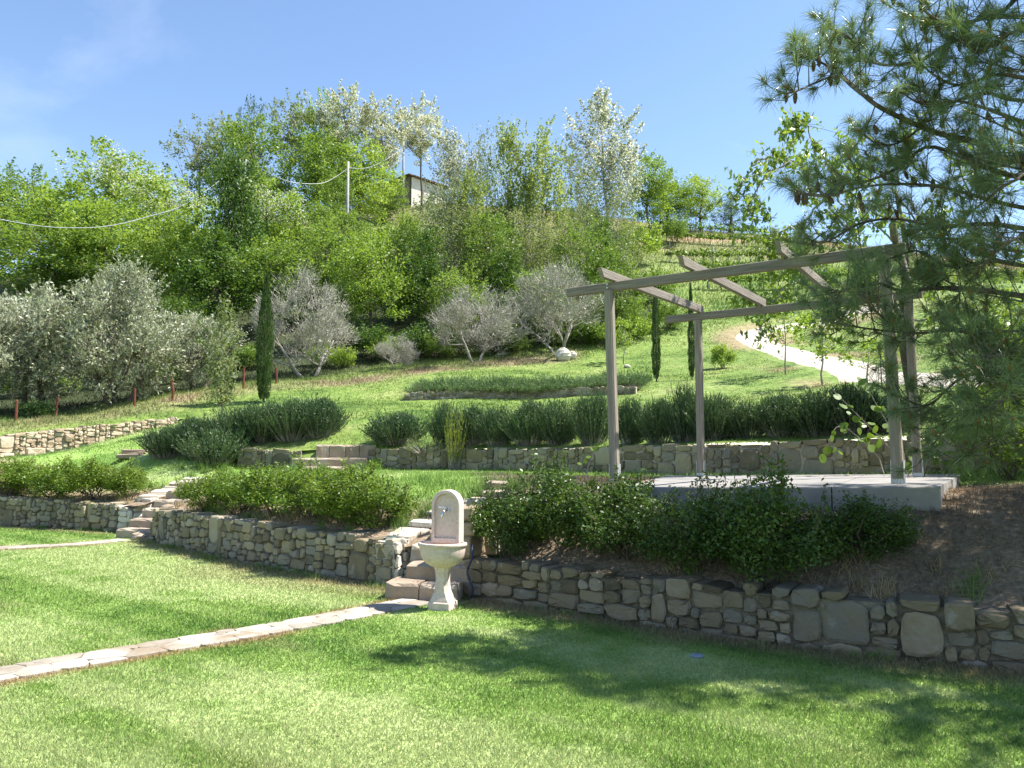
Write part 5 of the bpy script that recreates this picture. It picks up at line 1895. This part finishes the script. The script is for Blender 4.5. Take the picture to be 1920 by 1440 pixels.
for k, (px, Y, top, wp, lab) in enumerate([(950, 8.95, 900, 170, 'dark shaded shrub right beside the fountain'), (1050, 8.75, 876, 240, 'tall dark shrub, second right of the fountain'), (1170, 8.15, 892, 260, 'dark shrub in front of the left pergola post'),
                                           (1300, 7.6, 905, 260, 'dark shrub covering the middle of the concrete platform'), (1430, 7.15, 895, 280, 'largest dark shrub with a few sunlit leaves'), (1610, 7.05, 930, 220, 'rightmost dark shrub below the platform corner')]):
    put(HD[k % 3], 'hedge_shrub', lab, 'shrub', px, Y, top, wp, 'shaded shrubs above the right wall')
BG = [shrub(371 + k, 1.6, .9, 3600, .075, LM['cherry'], 26) for k in range(2)]
for k, (x, y, h, w, lab) in enumerate([(6.4, 10.3, 1.5, 1.7, 'sunlit leafy bush behind the right pergola post'), (7.5, 9.2, 1.7, 1.9, 'leafy bush under the pine at the right edge'), (7.6, 11.4, 2.2, 2.2, 'tall leafy bush behind the pine at the right'), (9.2, 10.2, 2.6, 2.4, 'leafy bush beyond the right picture edge')]):
    place(BG[k % 2], 'leafy_bush', lab, 'bush', x, y, h, w, None, 'leafy bushes behind the pine')

# ---------------------------------------------------------------- rosemary, lavender and the yellow plant
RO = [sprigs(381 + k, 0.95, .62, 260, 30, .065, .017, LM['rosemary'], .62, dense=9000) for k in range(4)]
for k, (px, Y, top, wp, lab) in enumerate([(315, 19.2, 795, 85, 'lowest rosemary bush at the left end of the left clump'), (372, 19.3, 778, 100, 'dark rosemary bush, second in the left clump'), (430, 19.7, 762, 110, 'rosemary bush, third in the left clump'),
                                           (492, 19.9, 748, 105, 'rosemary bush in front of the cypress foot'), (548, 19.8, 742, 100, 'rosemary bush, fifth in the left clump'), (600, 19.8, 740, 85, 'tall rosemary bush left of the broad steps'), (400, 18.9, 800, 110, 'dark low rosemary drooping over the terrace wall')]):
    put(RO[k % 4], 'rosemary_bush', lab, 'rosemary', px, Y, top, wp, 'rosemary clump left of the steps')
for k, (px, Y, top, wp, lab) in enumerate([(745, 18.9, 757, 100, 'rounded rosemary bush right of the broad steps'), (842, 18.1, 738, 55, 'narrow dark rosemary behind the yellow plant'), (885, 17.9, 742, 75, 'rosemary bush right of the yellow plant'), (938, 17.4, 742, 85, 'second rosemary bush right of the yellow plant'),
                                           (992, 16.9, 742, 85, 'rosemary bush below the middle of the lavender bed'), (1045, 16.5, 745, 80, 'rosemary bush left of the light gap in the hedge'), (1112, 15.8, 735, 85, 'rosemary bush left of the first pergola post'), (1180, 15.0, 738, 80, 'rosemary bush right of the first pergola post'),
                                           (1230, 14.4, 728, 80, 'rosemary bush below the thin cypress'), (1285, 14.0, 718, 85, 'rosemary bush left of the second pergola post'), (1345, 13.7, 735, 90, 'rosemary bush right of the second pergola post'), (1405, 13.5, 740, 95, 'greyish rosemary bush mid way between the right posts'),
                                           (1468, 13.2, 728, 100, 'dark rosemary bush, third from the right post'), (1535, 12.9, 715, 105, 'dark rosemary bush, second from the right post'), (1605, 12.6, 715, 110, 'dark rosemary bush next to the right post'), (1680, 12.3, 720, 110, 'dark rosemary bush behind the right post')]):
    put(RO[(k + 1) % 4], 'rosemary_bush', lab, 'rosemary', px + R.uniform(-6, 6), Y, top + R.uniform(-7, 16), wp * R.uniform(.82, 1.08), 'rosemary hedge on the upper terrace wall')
LVn = [sprigs(391 + k, .45, .42, 150, 16, .07, .016, LM['lavender'], .7) for k in range(3)]
pos = ['left end', 'second', 'third', 'fourth', 'fifth', 'sixth', 'seventh', 'eighth', 'ninth', 'tenth', 'eleventh', 'twelfth', 'thirteenth', 'right end']
for k in range(14):
    px = 790 + 30.5 * k
    for row in range(2):
        Y = np.interp(px, [780, 1190], [27.4, 26.6]) + .75 * row
        x = WX(px + 12 * row, Y)
        place(LVn[(k + row) % 3], 'lavender_plant', f'green lavender plant in the {"front" if row == 0 else "back"} row of the bed, {pos[k]} from the left' if 0 < k < 13 else f'green lavender plant at the {pos[k]} of the {"front" if row == 0 else "back"} row of the bed',
              'lavender', x, Y, R.uniform(.40, .55), R.uniform(.85, 1.05), None, 'lavender plants in the stone edged bed', z=g1(x, Y) + .12)
# raised soil of the lavender bed
t_ = nrm(np.gradient(LB, axis=0))
n_b = np.stack([-t_[:, 1], t_[:, 0]], 1)
Vb, Fb = [], []
for i in range(len(LB)):
    for o in (.25, .9, 1.9):
        q = LB[i] + n_b[i] * o
        Vb.append((q[0], q[1], g1(*LB[i]) + .22 if o < 1.5 else g1(*q) - .02))
for i in range(len(LB) - 1):
    for j in range(2):
        a = i * 3 + j
        Fb.append((a, a + 3, a + 4, a + 1))
struct('flower_bed', Vb, Fb, M['mortar'])
YP = sprigs(398, 1.0, .32, 60, 26, .06, .022, LM['yellow'], .5)
put(YP, 'yellow_plant', 'yellow green feathery plant among the rosemary', 'plant', 850, 17.3, 765, 38)
DG = sprigs(399, .4, .6, 130, 8, .07, .010, LM['sparse'], 1.0)
put(DG, 'dry_plant', 'greyish dry plant between the rosemary and the yellow plant', 'plant', 800, 17.9, 790, 80)
# ---------------------------------------------------------------- the big long-needled pine at the right
def pine_tree():
    rng = np.random.default_rng(401)
    bx, by = 6.1, 6.6
    zz = g1(bx, by)
    root = thing('pine_tree', 'large long needled pine whose boughs hang in from the right', 'pine tree', (bx, by, zz - .05))
    top = 9.8
    T = smooth_path([(bx, by, zz - .2), (bx - .05, by, 2.5), (bx + .08, by + .05, 4.5), (bx, by, 6.2), (bx + .05, by, top)], 14)
    V, F_ = tube(T, np.linspace(.17, .03, 14), 10)
    part('trunk', V, F_, M['bark'], root, smooth=True)
    tz = lambda z_: np.array([np.interp(z_, T[:, 2], T[:, 0]), np.interp(z_, T[:, 2], T[:, 1]), z_])
    boughs = []
    # boughs traced from the photograph: (px, py) at their distance, rooted on the trunk
    traced = [
        (4.0, 7.0, [(1905, 300), (1835, 268), (1760, 250), (1700, 226), (1640, 195), (1600, 160), (1570, 135), (1545, 120), (1510, 98)], .035),
        (3.9, 6.9, [(1640, 195), (1600, 165), (1570, 142), (1530, 155), (1490, 172), (1462, 176)], .014),
        (4.9, 7.1, [(1900, 30), (1850, 60), (1780, 80), (1730, 112), (1680, 122), (1640, 118), (1610, 95), (1590, 68), (1550, 52)], .022),
        (5.4, 6.6, [(1960, -20), (1880, 20), (1800, 45), (1745, 30), (1720, -5)], .03),
        (6.3, 6.8, [(1960, -110), (1870, -70), (1780, -40), (1700, -20), (1640, -30)], .03),
        (3.4, 7.2, [(1900, 330), (1820, 300), (1740, 275), (1690, 310), (1640, 335), (1590, 345), (1530, 330)], .025),
        (3.2, 6.8, [(1920, 390), (1840, 370), (1760, 350), (1680, 345), (1610, 352), (1550, 368), (1490, 362)], .02),
        (3.1, 7.3, [(1930, 430), (1850, 420), (1760, 425), (1680, 410), (1610, 420), (1545, 455), (1500, 440)], .025),
        (2.8, 7.0, [(1930, 500), (1860, 490), (1780, 500), (1720, 470), (1660, 490)], .022),
        (2.6, 6.9, [(1920, 555), (1850, 545), (1760, 540), (1690, 545), (1640, 530), (1580, 545), (1530, 555)], .028),
        (2.5, 6.7, [(1930, 620), (1850, 625), (1770, 620), (1700, 625), (1660, 600), (1620, 560), (1600, 540)], .016),
        (2.3, 7.1, [(1920, 660), (1850, 640), (1790, 615), (1730, 625), (1660, 620), (1600, 612), (1545, 600)], .02),
        (2.1, 6.6, [(1930, 720), (1860, 700), (1800, 710), (1740, 760), (1690, 745), (1640, 720)], .018),
        (1.9, 7.0, [(1930, 790), (1870, 770), (1800, 775), (1760, 820), (1740, 850)], .018),
        (1.8, 6.5, [(1940, 830), (1880, 820), (1830, 840), (1790, 870)], .014),
        (2.4, 6.4, [(1950, 680), (1880, 665), (1820, 680), (1780, 650)], .014),
        (3.7, 6.5, [(1950, 240), (1880, 215), (1800, 190), (1730, 195), (1680, 165)], .02),
        (4.4, 6.7, [(1940, 150), (1870, 140), (1800, 160), (1750, 140), (1700, 90)], .02),
        (4.5, 7.4, [(1930, 190), (1850, 175), (1770, 200), (1700, 260), (1650, 270), (1600, 240)], .02),
        (5.0, 6.2, [(1990, 70), (1900, 60), (1830, 100), (1790, 40)], .018),
        (2.9, 6.3, [(1980, 440), (1900, 450), (1840, 500), (1790, 560)], .016),
        (3.3, 6.2, [(1980, 330), (1900, 340), (1830, 390), (1770, 440)], .016),
        (3.0, 7.6, [(1900, 470), (1820, 450), (1740, 440), (1690, 380), (1640, 390)], .016),
        (1.9, 6.2, [(1990, 760), (1920, 740), (1860, 760), (1820, 800)], .012),
    ]
    for z0, Y, pts, r in traced:
        P = [W(a, b, Y * .98 + .35 * math.sin(i * 1.7 + z0)) for i, (a, b) in enumerate(pts)]
        P = np.array(P)
        if pts[0][0] > 1800:
            P = np.vstack([tz(z0 + .1), P])
        boughs.append((smooth_path(P, 10 + 2 * len(P)), r, True))
    # the rest of the crown, out of frame to the right and towards the camera
    for k in range(360):
        z0 = rng.uniform(1.7, 9.6)
        a = rng.uniform(-math.pi, math.pi)
        L = (3.3 - .30 * (z0 - 2)) * rng.uniform(.55, 1.0)
        d = np.array([math.cos(a), math.sin(a), 0])
        p0 = tz(z0)
        P = np.array([p0, p0 + d * L * .35 + np.array([0, 0, .10 * L]), p0 + d * L * .7 + np.array([0, 0, .10 * L]), p0 + d * L + np.array([0, 0, .18 * L])]) + rng.normal(0, .06, (4, 3))
        px = (P[2:, 0] / np.maximum(P[2:, 1], .5)).min() * F_PX + 960
        if (px < 1790 and z0 < 5.9) or P[-1][1] < 4.1 or (P[-1][1] < 5.4 and P[-1][0] - .67 * P[-1][2] < 2.0) or P[-1][0] - .62 * P[-1][2] < .9:
            continue
        boughs.append((smooth_path(P, 12), .022, px < 2080 and z0 < 6.2))
    g = Geo()
    twig = []
    for P, r, seen in boughs:
        g.add(*tube(P, np.linspace(r, .006, len(P)), 6))
        n = len(P)
        seg = np.linalg.norm(np.diff(P, axis=0), axis=1).sum()
        k = int(seg * (7.6 if seen else 4.4))
        for _ in range(k):
            f = rng.uniform(.22, 1.0)
            i = min(int(f * (n - 1)), n - 2)
            b = P[i]
            t = nrm(P[i + 1] - P[i])
            d = nrm(t * .7 + rng.normal(0, .55, 3) + np.array([0, 0, .22]))
            L = rng.uniform(.18, .55) * (1.1 - .4 * f)
            m = b + d * L * .55
            e = m + nrm(d + np.array([0, 0, .5])) * L * .45
            g.add(*tube(np.array([b, m, e]), [.006, .0045, .003], 4, cap=False))
            twig.append((b, m, e, seen))
        twig.append((P[-3], P[-2], P[-1], seen))
    part('boughs', g.verts(), g.F, M['bark'], root)['kind'] = 'stuff'
    base, dirs, tips, cones = [], [], [], []
    coarse = []
    for b, m, e, seen in twig:
        d = nrm(e - m)
        nwh = rng.integers(3, 5)
        for q in range(nwh):
            f = 1.0 - q * rng.uniform(.10, .2)
            p = m + (e - m) * f if f > .5 else b + (m - b) * f * 2
            k = (20 if q else 30) if seen else 9
            coarse.append(np.full(k, not seen))
            base.append(np.repeat(p[None], k, 0) + rng.normal(0, .008, (k, 3)))
            dirs.append(nrm(d * rng.uniform(.4, 1.2) + rng.normal(0, .62, (k, 3))))
        if seen:
            tips.append((e, d))
        if seen and rng.random() < .22:
            cones.append((m, d))
    base, dirs, coarse = np.concatenate(base), np.concatenate(dirs), np.concatenate(coarse)
    n = len(base)
    L = rng.uniform(.11, .19, (n, 1))
    mid = base + dirs * L * .55
    tip = mid + nrm(dirs + np.array([0, 0, -.55])) * L * .45
    s = nrm(np.cross(dirs, rdir(rng, n))) * np.where(coarse, .0048, .0017)[:, None]
    V = np.stack([base - s, base + s, mid + s * .9, mid - s * .9, tip], 1).reshape(-1, 3)
    o = np.arange(n)[:, None] * 5
    F3 = np.vstack([o + np.array([0, 1, 2]), o + np.array([0, 2, 3]), o + np.array([3, 2, 4])])
    tint = np.clip(rng.normal(.42, .2, n), 0, 1)
    cr = part('crown', V, F3, LM['needle'], root, tint=rep(tint, 5))
    # upright orange brown buds and dark hanging cones
    gb = Geo()
    for e, d in tips:
        if rng.random() < .5:
            u = nrm(d + np.array([0, 0, .6]))
            gb.add(*tube(np.array([e, e + u * .012, e + u * .035, e + u * .05]), [.006, .011, .009, .002], 5))
    ob = part('buds', gb.verts(), gb.F, M['bud'], root)
    ob['kind'] = 'stuff'
    for m, d in cones[:70]:
        u = nrm(np.array([0, 0, -1.0]) + rng.normal(0, .25, 3))
        V, F_ = tube(np.array([m, m + u * .02, m + u * .05, m + u * .085, m + u * .10]), [.005, .017, .020, .013, .003], 7)
        part('cone', V, F_, M['cone'], root)
    return n


M['bud'] = rough_mat('pine_bud', [(.3, (.22, .085, .03)), (.7, (.34, .15, .06))], scale=30, bump=0)
M['cone'] = rough_mat('pine_cone', [(.3, (.05, .035, .03)), (.7, (.12, .08, .055))], scale=60, bump=.6, bscale=120)
pine_tree()


# ---------------------------------------------------------------- leafy cherry behind the pergola
def cherry():
    rng = np.random.default_rng(411)
    bx, by = WX(1722, 12.7), 12.7
    zz = g1(bx, by)
    root = thing('cherry_tree', 'leafy fruit tree with arching pale branches behind the pergola', 'fruit tree', (bx, by, zz - .05))
    g = Geo()
    tr = smooth_path([(bx, by, zz - .2), W(1715, 760, 12.7), W(1700, 680, 12.6), W(1690, 600, 12.5), W(1700, 480, 12.5), W(1680, 360, 12.4)], 18)
    g.add(*tube(tr, np.linspace(.11, .03, 18), 8))
    part('trunk', g.verts(), g.F, M['bark'], root, smooth=True)
    lim = [[(1692, 600), (1650, 520), (1590, 430), (1545, 370), (1520, 320), (1480, 300), (1440, 292)],
           [(1690, 590), (1640, 540), (1600, 470), (1530, 440), (1480, 470)], [(1545, 370), (1500, 420), (1450, 440), (1430, 480)],
           [(1590, 430), (1560, 330), (1520, 250), (1500, 230), (1480, 240)], [(1440, 292), (1410, 310), (1390, 345), (1372, 375)], [(1480, 300), (1430, 340), (1405, 390), (1410, 420)],
           [(1690, 560), (1620, 560), (1540, 520), (1470, 540), (1420, 560), (1390, 550)], [(1700, 480), (1660, 400), (1620, 320), (1600, 260)], [(1540, 520), (1480, 500), (1440, 470)],
           [(1700, 480), (1740, 420), (1780, 340), (1800, 260)], [(1680, 360), (1690, 280), (1720, 220)], [(1690, 560), (1760, 520), (1840, 470)], [(1620, 560), (1580, 600), (1520, 590)],
           [(1470, 540), (1440, 580), (1425, 620)], [(1690, 600), (1760, 600), (1830, 580)], [(1700, 480), (1600, 380), (1560, 300)], [(1780, 340), (1850, 330), (1900, 300)]]
    g = Geo()
    Cn, An = [], []
    for k, pts in enumerate(lim):
        Y0 = 12.5
        P = np.array([W(a, b, Y0 - .12 * i * (1 if k % 2 else -1) - .1 * k % .5) for i, (a, b) in enumerate(pts)])
        P = smooth_path(P, 6 * len(P))
        P[1:] += rng.normal(0, .02, (len(P) - 1, 3))
        g.add(*tube(P, np.linspace(.032 if k < 2 else .018, .006, len(P)), 5))
        L = np.linalg.norm(np.diff(P, axis=0), axis=1).sum()
        for _ in range(int(L * 17)):
            i = rng.integers(len(P) // 4, len(P))
            d = nrm(rng.normal(0, 1, 3) + np.array([0, 0, -.1]))
            tl = rng.uniform(.12, .5)
            e = P[i] + d * tl + np.array([0, 0, -.12 * tl])
            g.add(*tube(np.array([P[i], (P[i] + e) / 2 + rng.normal(0, .01, 3), e]), [.006, .004, .003], 3, cap=False))
            m = rng.integers(6, 15)
            t = rng.uniform(.25, 1.05, (m, 1))
            Cn.append(P[i] * (1 - t) + e * t + rng.normal(0, .035, (m, 3)) + np.array([0, 0, -.03]))
            An.append(nrm(rng.normal(0, .5, (m, 3)) + np.array([0, 0, -.9])))
    Cn, An = np.concatenate(Cn), np.concatenate(An)
    part('branches', g.verts(), g.F, M['bark_pale'], root)['kind'] = 'stuff'
    V, F_ = leaves(rng, Cn, .115, .46, .2, 0, An)
    part('crown', V, F_, LM['cherry'], root, tint=rep(rng.random(len(Cn)), 4))


cherry()


# ---------------------------------------------------------------- climbing shoots with big heart shaped leaves at the platform's right end
def heart_leaf():
    n = 12
    V = [(0, 0, 0)]
    for i in range(n):
        a = 2 * math.pi * i / n
        r = .5 * (1 - .35 * math.sin(a)) * (1 + .25 * abs(math.cos(a)))
        x, y = r * math.cos(a), r * math.sin(a) * 1.0
        V.append((x, y, .12 * abs(x)))
    F_ = [(0, i + 1, (i + 1) % n + 1) for i in range(n)]
    V = np.array(V)
    V[:, 1] -= .4
    return V, F_


HV, HF = heart_leaf()
HM = mesh('leaf', HV, HF, LM['vine'], smooth=True, tint=np.full(len(HV), .6))
rng = np.random.default_rng(421)
for vi, (lab, stems) in enumerate([
    ('climbing shoots with heart shaped leaves before the right end of the terrace wall', [[(1690, 862, 11.3), (1640, 810, 11.2), (1590, 760, 11.2), (1560, 730, 11.2)], [(1660, 870, 11.2), (1610, 820, 11.1), (1570, 800, 11.1), (1545, 850, 11.0)], [(1700, 850, 11.3), (1650, 770, 11.3), (1620, 715, 11.3)]]),
    ('leafy creeper at the foot of the rear right pergola post', [[(1700, 890, 10.6), (1722, 850, 10.5), (1745, 835, 10.4), (1765, 860, 10.3)], [(1720, 890, 10.4), (1760, 860, 10.3), (1800, 870, 10.1), (1830, 880, 10.0)], [(1730, 880, 10.4), (1770, 820, 10.4), (1810, 800, 10.3)]]),
    ('spindly shoot with few leaves beside the first pergola post', [[(1098, 890, 10.9), (1112, 850, 10.9), (1130, 815, 10.9)]])]):
    p0 = W(*stems[0][0])
    root = thing('climbing_plant', lab, 'climbing plant', (p0[0], p0[1], g1(p0[0], p0[1])))
    for st in stems:
        P = smooth_path([W(*q) for q in st], 14)
        P[0][2] = max(g1(P[0][0], P[0][1]), 1.2) - .02
        V, F_ = tube(P, np.linspace(.008, .003, 14), 5)
        part('stem', V, F_, M['bark_pale'], root)
        nl = 16 if vi < 2 else 7
        for k in range(nl):
            i = rng.integers(3, 14)
            o = bpy.data.objects.new('leaf', HM)
            C.objects.link(o)
            o.parent = root
            s = rng.uniform(.06, .125) if vi < 2 else rng.uniform(.05, .07)
            o.scale = (s, s, s)
            o.location = P[i] + rng.normal(0, .05, 3) - LOC[root.name]
            o.rotation_euler = (rng.uniform(.4, 1.5), rng.normal(0, .5), rng.normal(0, .9))


# ---------------------------------------------------------------- vineyard rows below the ridge
for k, (pts, h) in enumerate([([(1235, 452, 81), (1300, 449, 80), (1380, 447, 79), (1470, 446, 78)], .9), ([(1225, 472, 76), (1300, 467, 75), (1380, 463, 74), (1480, 460, 73)], .9), ([(1250, 502, 68), (1330, 494, 67.5), (1420, 489, 67), (1520, 485, 66)], 1.0),
                              ([(1290, 522, 63), (1380, 512, 62), (1470, 508, 61), (1560, 505, 60)], 1.05), ([(1320, 545, 58), (1420, 532, 57), (1520, 526, 56), (1620, 522, 55)], 1.1)]):
    rng = np.random.default_rng(430 + k)
    P = smooth_path([(WX(a, Y), Y) for a, b, Y in pts], 40)
    m0 = P[20]
    root = thing('vine_row', 'vineyard row, ' + ['topmost, just under the ridge trees', 'second below the ridge', 'third below the ridge, with taller posts', 'fourth below the ridge, above the pergola', 'lowest, close above the pergola rafters'][k], 'vine row', (m0[0], m0[1], g1(*m0)), group='vineyard rows on the hill')
    seg = np.concatenate([[0], np.cumsum(np.linalg.norm(np.diff(P, axis=0), axis=1))])
    for s in np.arange(0.5, seg[-1], 3.6):
        x, y = np.interp(s, seg, P[:, 0]), np.interp(s, seg, P[:, 1])
        z = g1(x, y)
        V, F_ = tube([(x, y, z - .2), (x, y, z + 1.75 + rng.normal(0, .1))], .04, 5)
        part('post', V, F_, M['pole'], root)
    nv = int(seg[-1] / .95)
    for j in range(nv):
        s = (j + .5) / nv * seg[-1]
        x, y = np.interp(s, seg, P[:, 0]), np.interp(s, seg, P[:, 1])
        z = g1(x, y)
        V, F_ = tube([(x, y, z - .1), (x + rng.normal(0, .05), y, z + .4), (x + rng.normal(0, .08), y, z + .75)], [.035, .03, .025], 5)
        vt = part('vine_trunk', V, F_, M['bark'], root)
        n = 100
        Cn = np.column_stack([rng.normal(x, .34, n), rng.normal(y, .16, n), z + .62 + np.abs(rng.normal(0, .30 * h, n))])
        V, F_ = leaves(rng, Cn, .23, .75, .3)
        part('foliage', V, F_, LM['vine'], vt, tint=rep(rng.random(n), 4))

# ---------------------------------------------------------------- grass
def grass(name, label, x, y, z, hgt, wid, col, seed, lean=.35):
    rng = np.random.default_rng(seed)
    n = len(x)
    base = np.column_stack([x, y, z - .004])
    d = np.column_stack([rng.normal(0, lean, n), rng.normal(0, lean, n), np.ones(n)])
    tip = base + nrm(d) * (hgt * rng.uniform(.55, 1.25, n))[:, None]
    V, F_ = blades(rng, base, tip, wid)
    c = col * rng.uniform(.75, 1.25, (n, 1))
    o = link(name, mesh(name, V, F_, M['blade'], col=np.repeat(c, 3, 0)))
    return tag(o, label, 'grass', kind='stuff')


def fan(rng, n, y0, y1, p, half, c0=0.0):
    """random ground points, denser near the camera"""
    u = rng.random(n)
    e = 2 - p
    y = (y0 ** e + u * (y1 ** e - y0 ** e)) ** (1 / e) if abs(e) > 1e-6 else y0 * (y1 / y0) ** u
    return c0 + rng.uniform(-1, 1, n) * (half * y + 1.0), y


rng = np.random.default_rng(441)
x, y = fan(rng, 760000, 3.2, 19.5, 1.9, .76)
ok = (side(x, y, FRONT) < -.015) & (pdist(x, y, PATH1) > .18 + .05 * vn(x, y, 6, 3)) & (pdist(x, y, PATH2) > .18 + .05 * vn(x, y, 6, 3)) & ~in_stair(x, y, ST1, SD1, .6, -.02, 1) & ~in_stair(x, y, ST2, SD2, .5, -.02, 1) & (np.hypot(x + .705, y - 8.26) > .13) & (np.hypot(x - WX(1298, 6.36), y - 6.36) > .09)
x, y = x[ok], y[ok]
c = lawn_col(x, y)
dr = pdist(x, y, RW)
hh = .025 + .012 * vn(x, y, 1.1, 6) + .03 * (1 - sstep(.1, .45, np.minimum(dr, pdist(x, y, MW))))
st_ = rng.random(len(x)) < .04
c[st_] = np.array([.42, .37, .19])
grass('lawn_grass', 'short mown grass of the lower lawn', x, y, np.zeros(len(x)), hh, .0030 + .00075 * y, c, 442, .55)

# terrace and bank
x, y = fan(rng, 260000, 6.5, 26, 1.3, .80)
ok = (side(x, y, FRONT) > .36) & (side(x, y, UB) < -.02) & ~in_stair(x, y, ST1, SD1, .62, -.1, 1.95) & ~in_stair(x, y, ST2, SD2, .56, -.1, 2.1)
x, y = x[ok], y[ok]
# keep off the platform
q4 = q = [FL, FR, BR, BL]
ins = np.ones(len(x), bool)
for i in range(4):
    a, b = q[i], q[(i + 1) % 4]
    ins &= ((b[0] - a[0]) * (y - a[1]) - (b[1] - a[1]) * (x - a[0])) > -.03
x, y = x[~ins], y[~ins]
f = side(x, y, FRONT)
soil = 1 - sstep(1.0, 1.9, f + .5 * vn(x, y, 1.3, 2))
keep = rng.random(len(x)) > soil * .72
x, y, f, soil = x[keep], y[keep], f[keep], soil[keep]
c = terr_col(x, y)
hh = .05 + .05 * vn(x, y, .8, 6) + .05 * soil
edge = (1 - sstep(0, .8, np.abs(f - 2.2 - .4 * vn(x, y, 1.0, 5)))) * (x > -2.2) * (x < 1.0)
hh = hh + edge * .16 * vn(x, y, 3, 8) + .10 * (1 - sstep(.05, .35, -side(x, y, UB))) * vn(x, y, 2.2, 18)
grass('terrace_grass', 'grass of the middle terrace and its dry banks', x, y, gz(x, y) - .01, hh, .006 + .0007 * y, c, 443, .45)

# upper lawn
x, y = fan(rng, 260000, 11, 50, 1.0, .62)
ok = (side(x, y, UB) > .25) & (pdist(x, y, UPATH) > 1.12) & (pdist(x, y, LB) > .2)
x, y = x[ok], y[ok]
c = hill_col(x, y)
ed = side(x, y, np.array([(-60, 10.0), (-14.5, 22.2), (-10.5, 26.0), (-6.5, 29.8), (-1.8, 34.0), (2.5, 36.6), (5.5, 38.6), (14, 46), (40, 60)]))
hh = .05 + .05 * vn(x, y, .8, 6) + .14 * sstep(-.6, .6, ed) * vn(x, y, 1.4, 11)
keep = (rng.random(len(x)) > sstep(5, 8, ed) * .6)
x, y, hh, c = x[keep], y[keep], hh[keep], c[keep]
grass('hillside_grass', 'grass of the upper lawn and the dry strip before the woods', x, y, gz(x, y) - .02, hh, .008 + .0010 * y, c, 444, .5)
# rough grass on the hill
n = 60000
y = rng.uniform(50, 95, n)
x = rng.uniform(-.15, .75, n) * y
c = hill_col(x, y)
grass('hilltop_grass', 'rough grass between the vineyard rows and round the hut', x, y, gz(x, y) - .03, .25 + .3 * vn(x, y, .5, 3), .07, c, 445, .5)


# tall tufts of unmown grass along wall feet, steps and bush edges
spots = []
for PL, o, n in ((W2B, -.12, 60), (W2A, -.12, 12), (MW, .5, 40), (RW, .45, 40), (LW, .45, 30), (MW, -.10, 26), (RW, -.10, 30), (LW, -.08, 16)):
    seg = np.concatenate([[0], np.cumsum(np.linalg.norm(np.diff(PL, axis=0), axis=1))])
    for s in rng.uniform(0, seg[-1], n):
        i = min(np.searchsorted(seg, s, side='right') - 1, len(PL) - 2)
        t = nrm(PL[i + 1] - PL[i])
        p = PL[i] + t * (s - seg[i])
        spots.append((*(p + np.array([-t[1], t[0]]) * (o + rng.normal(0, .04 + .1 * (o > 0)))), .10 if o < 0 else .16, o > 0))
for q in [(-4.9, 17.75), (-4.2, 17.7), (-3.3, 17.8), (-3.0, 18.2), (-5.1, 18.3), (-4.6, 17.6), (-1.35, 10.2), (-1.15, 10.6), (-.6, 10.9), (-.2, 10.8), (.15, 10.7), (-.9, 10.9), (-7.6, 17.2), (-7.0, 17.6), (-6.3, 18.0), (-7.2, 18.3), (-6.8, 18.6)]:
    for _ in range(5):
        spots.append((q[0] + rng.normal(0, .15), q[1] + rng.normal(0, .12), .26, False))
sx, sy, sh, sc = [], [], [], []
for (x0, y0, h0, dry) in spots:
    n = 42
    sx.append(rng.normal(x0, .05, n)); sy.append(rng.normal(y0, .05, n)); sh.append(np.full(n, h0 * rng.uniform(.6, 1.3)))
    base_c = np.array([.34, .27, .15]) if (dry and rng.random() < .7) else np.array([.15, .25, .05])
    sc.append(np.repeat((base_c * rng.uniform(.8, 1.2))[None], n, 0))
sx, sy, sh, sc = map(np.concatenate, (sx, sy, sh, sc))
grass('tall_grass', 'taller unmown grass tufts along the wall feet and steps', sx, sy, gz(sx, sy) - .01, sh, .004 + .0006 * sy, sc, 446, .45)
# dry needles and twigs scattered on the bank under the pine
n = 26000
x = rng.uniform(1.2, 7.5, n)
y = rng.uniform(5.2, 9.4, n)
ok = (side(x, y, FRONT) > .3) & (side(x, y, UB) < -.3)
ins = np.ones(n, bool)
for i in range(4):
    a, b = q4[i], q4[(i + 1) % 4]
    ins &= ((b[0] - a[0]) * (y - a[1]) - (b[1] - a[1]) * (x - a[0])) > -.05
ok &= ~ins & (x + .15 * y > 1.9)
x, y = x[ok], y[ok]
base = np.column_stack([x, y, gz(x, y) + .008])
an = rng.uniform(0, 6.28, len(x))
tip = base + np.column_stack([np.cos(an), np.sin(an), rng.normal(.12, .12, len(x))]) * rng.uniform(.05, .13, (len(x), 1))
V, F_ = blades(rng, base, tip, .005)
cc = np.array([.36, .245, .15]) * rng.uniform(.5, 1.35, (len(x), 1))
tag(link('pine_litter', mesh('pine_litter', V, F_, M['blade'], col=np.repeat(cc, 3, 0))), 'dry brown needle litter on the bank under the pine', 'litter', kind='stuff')
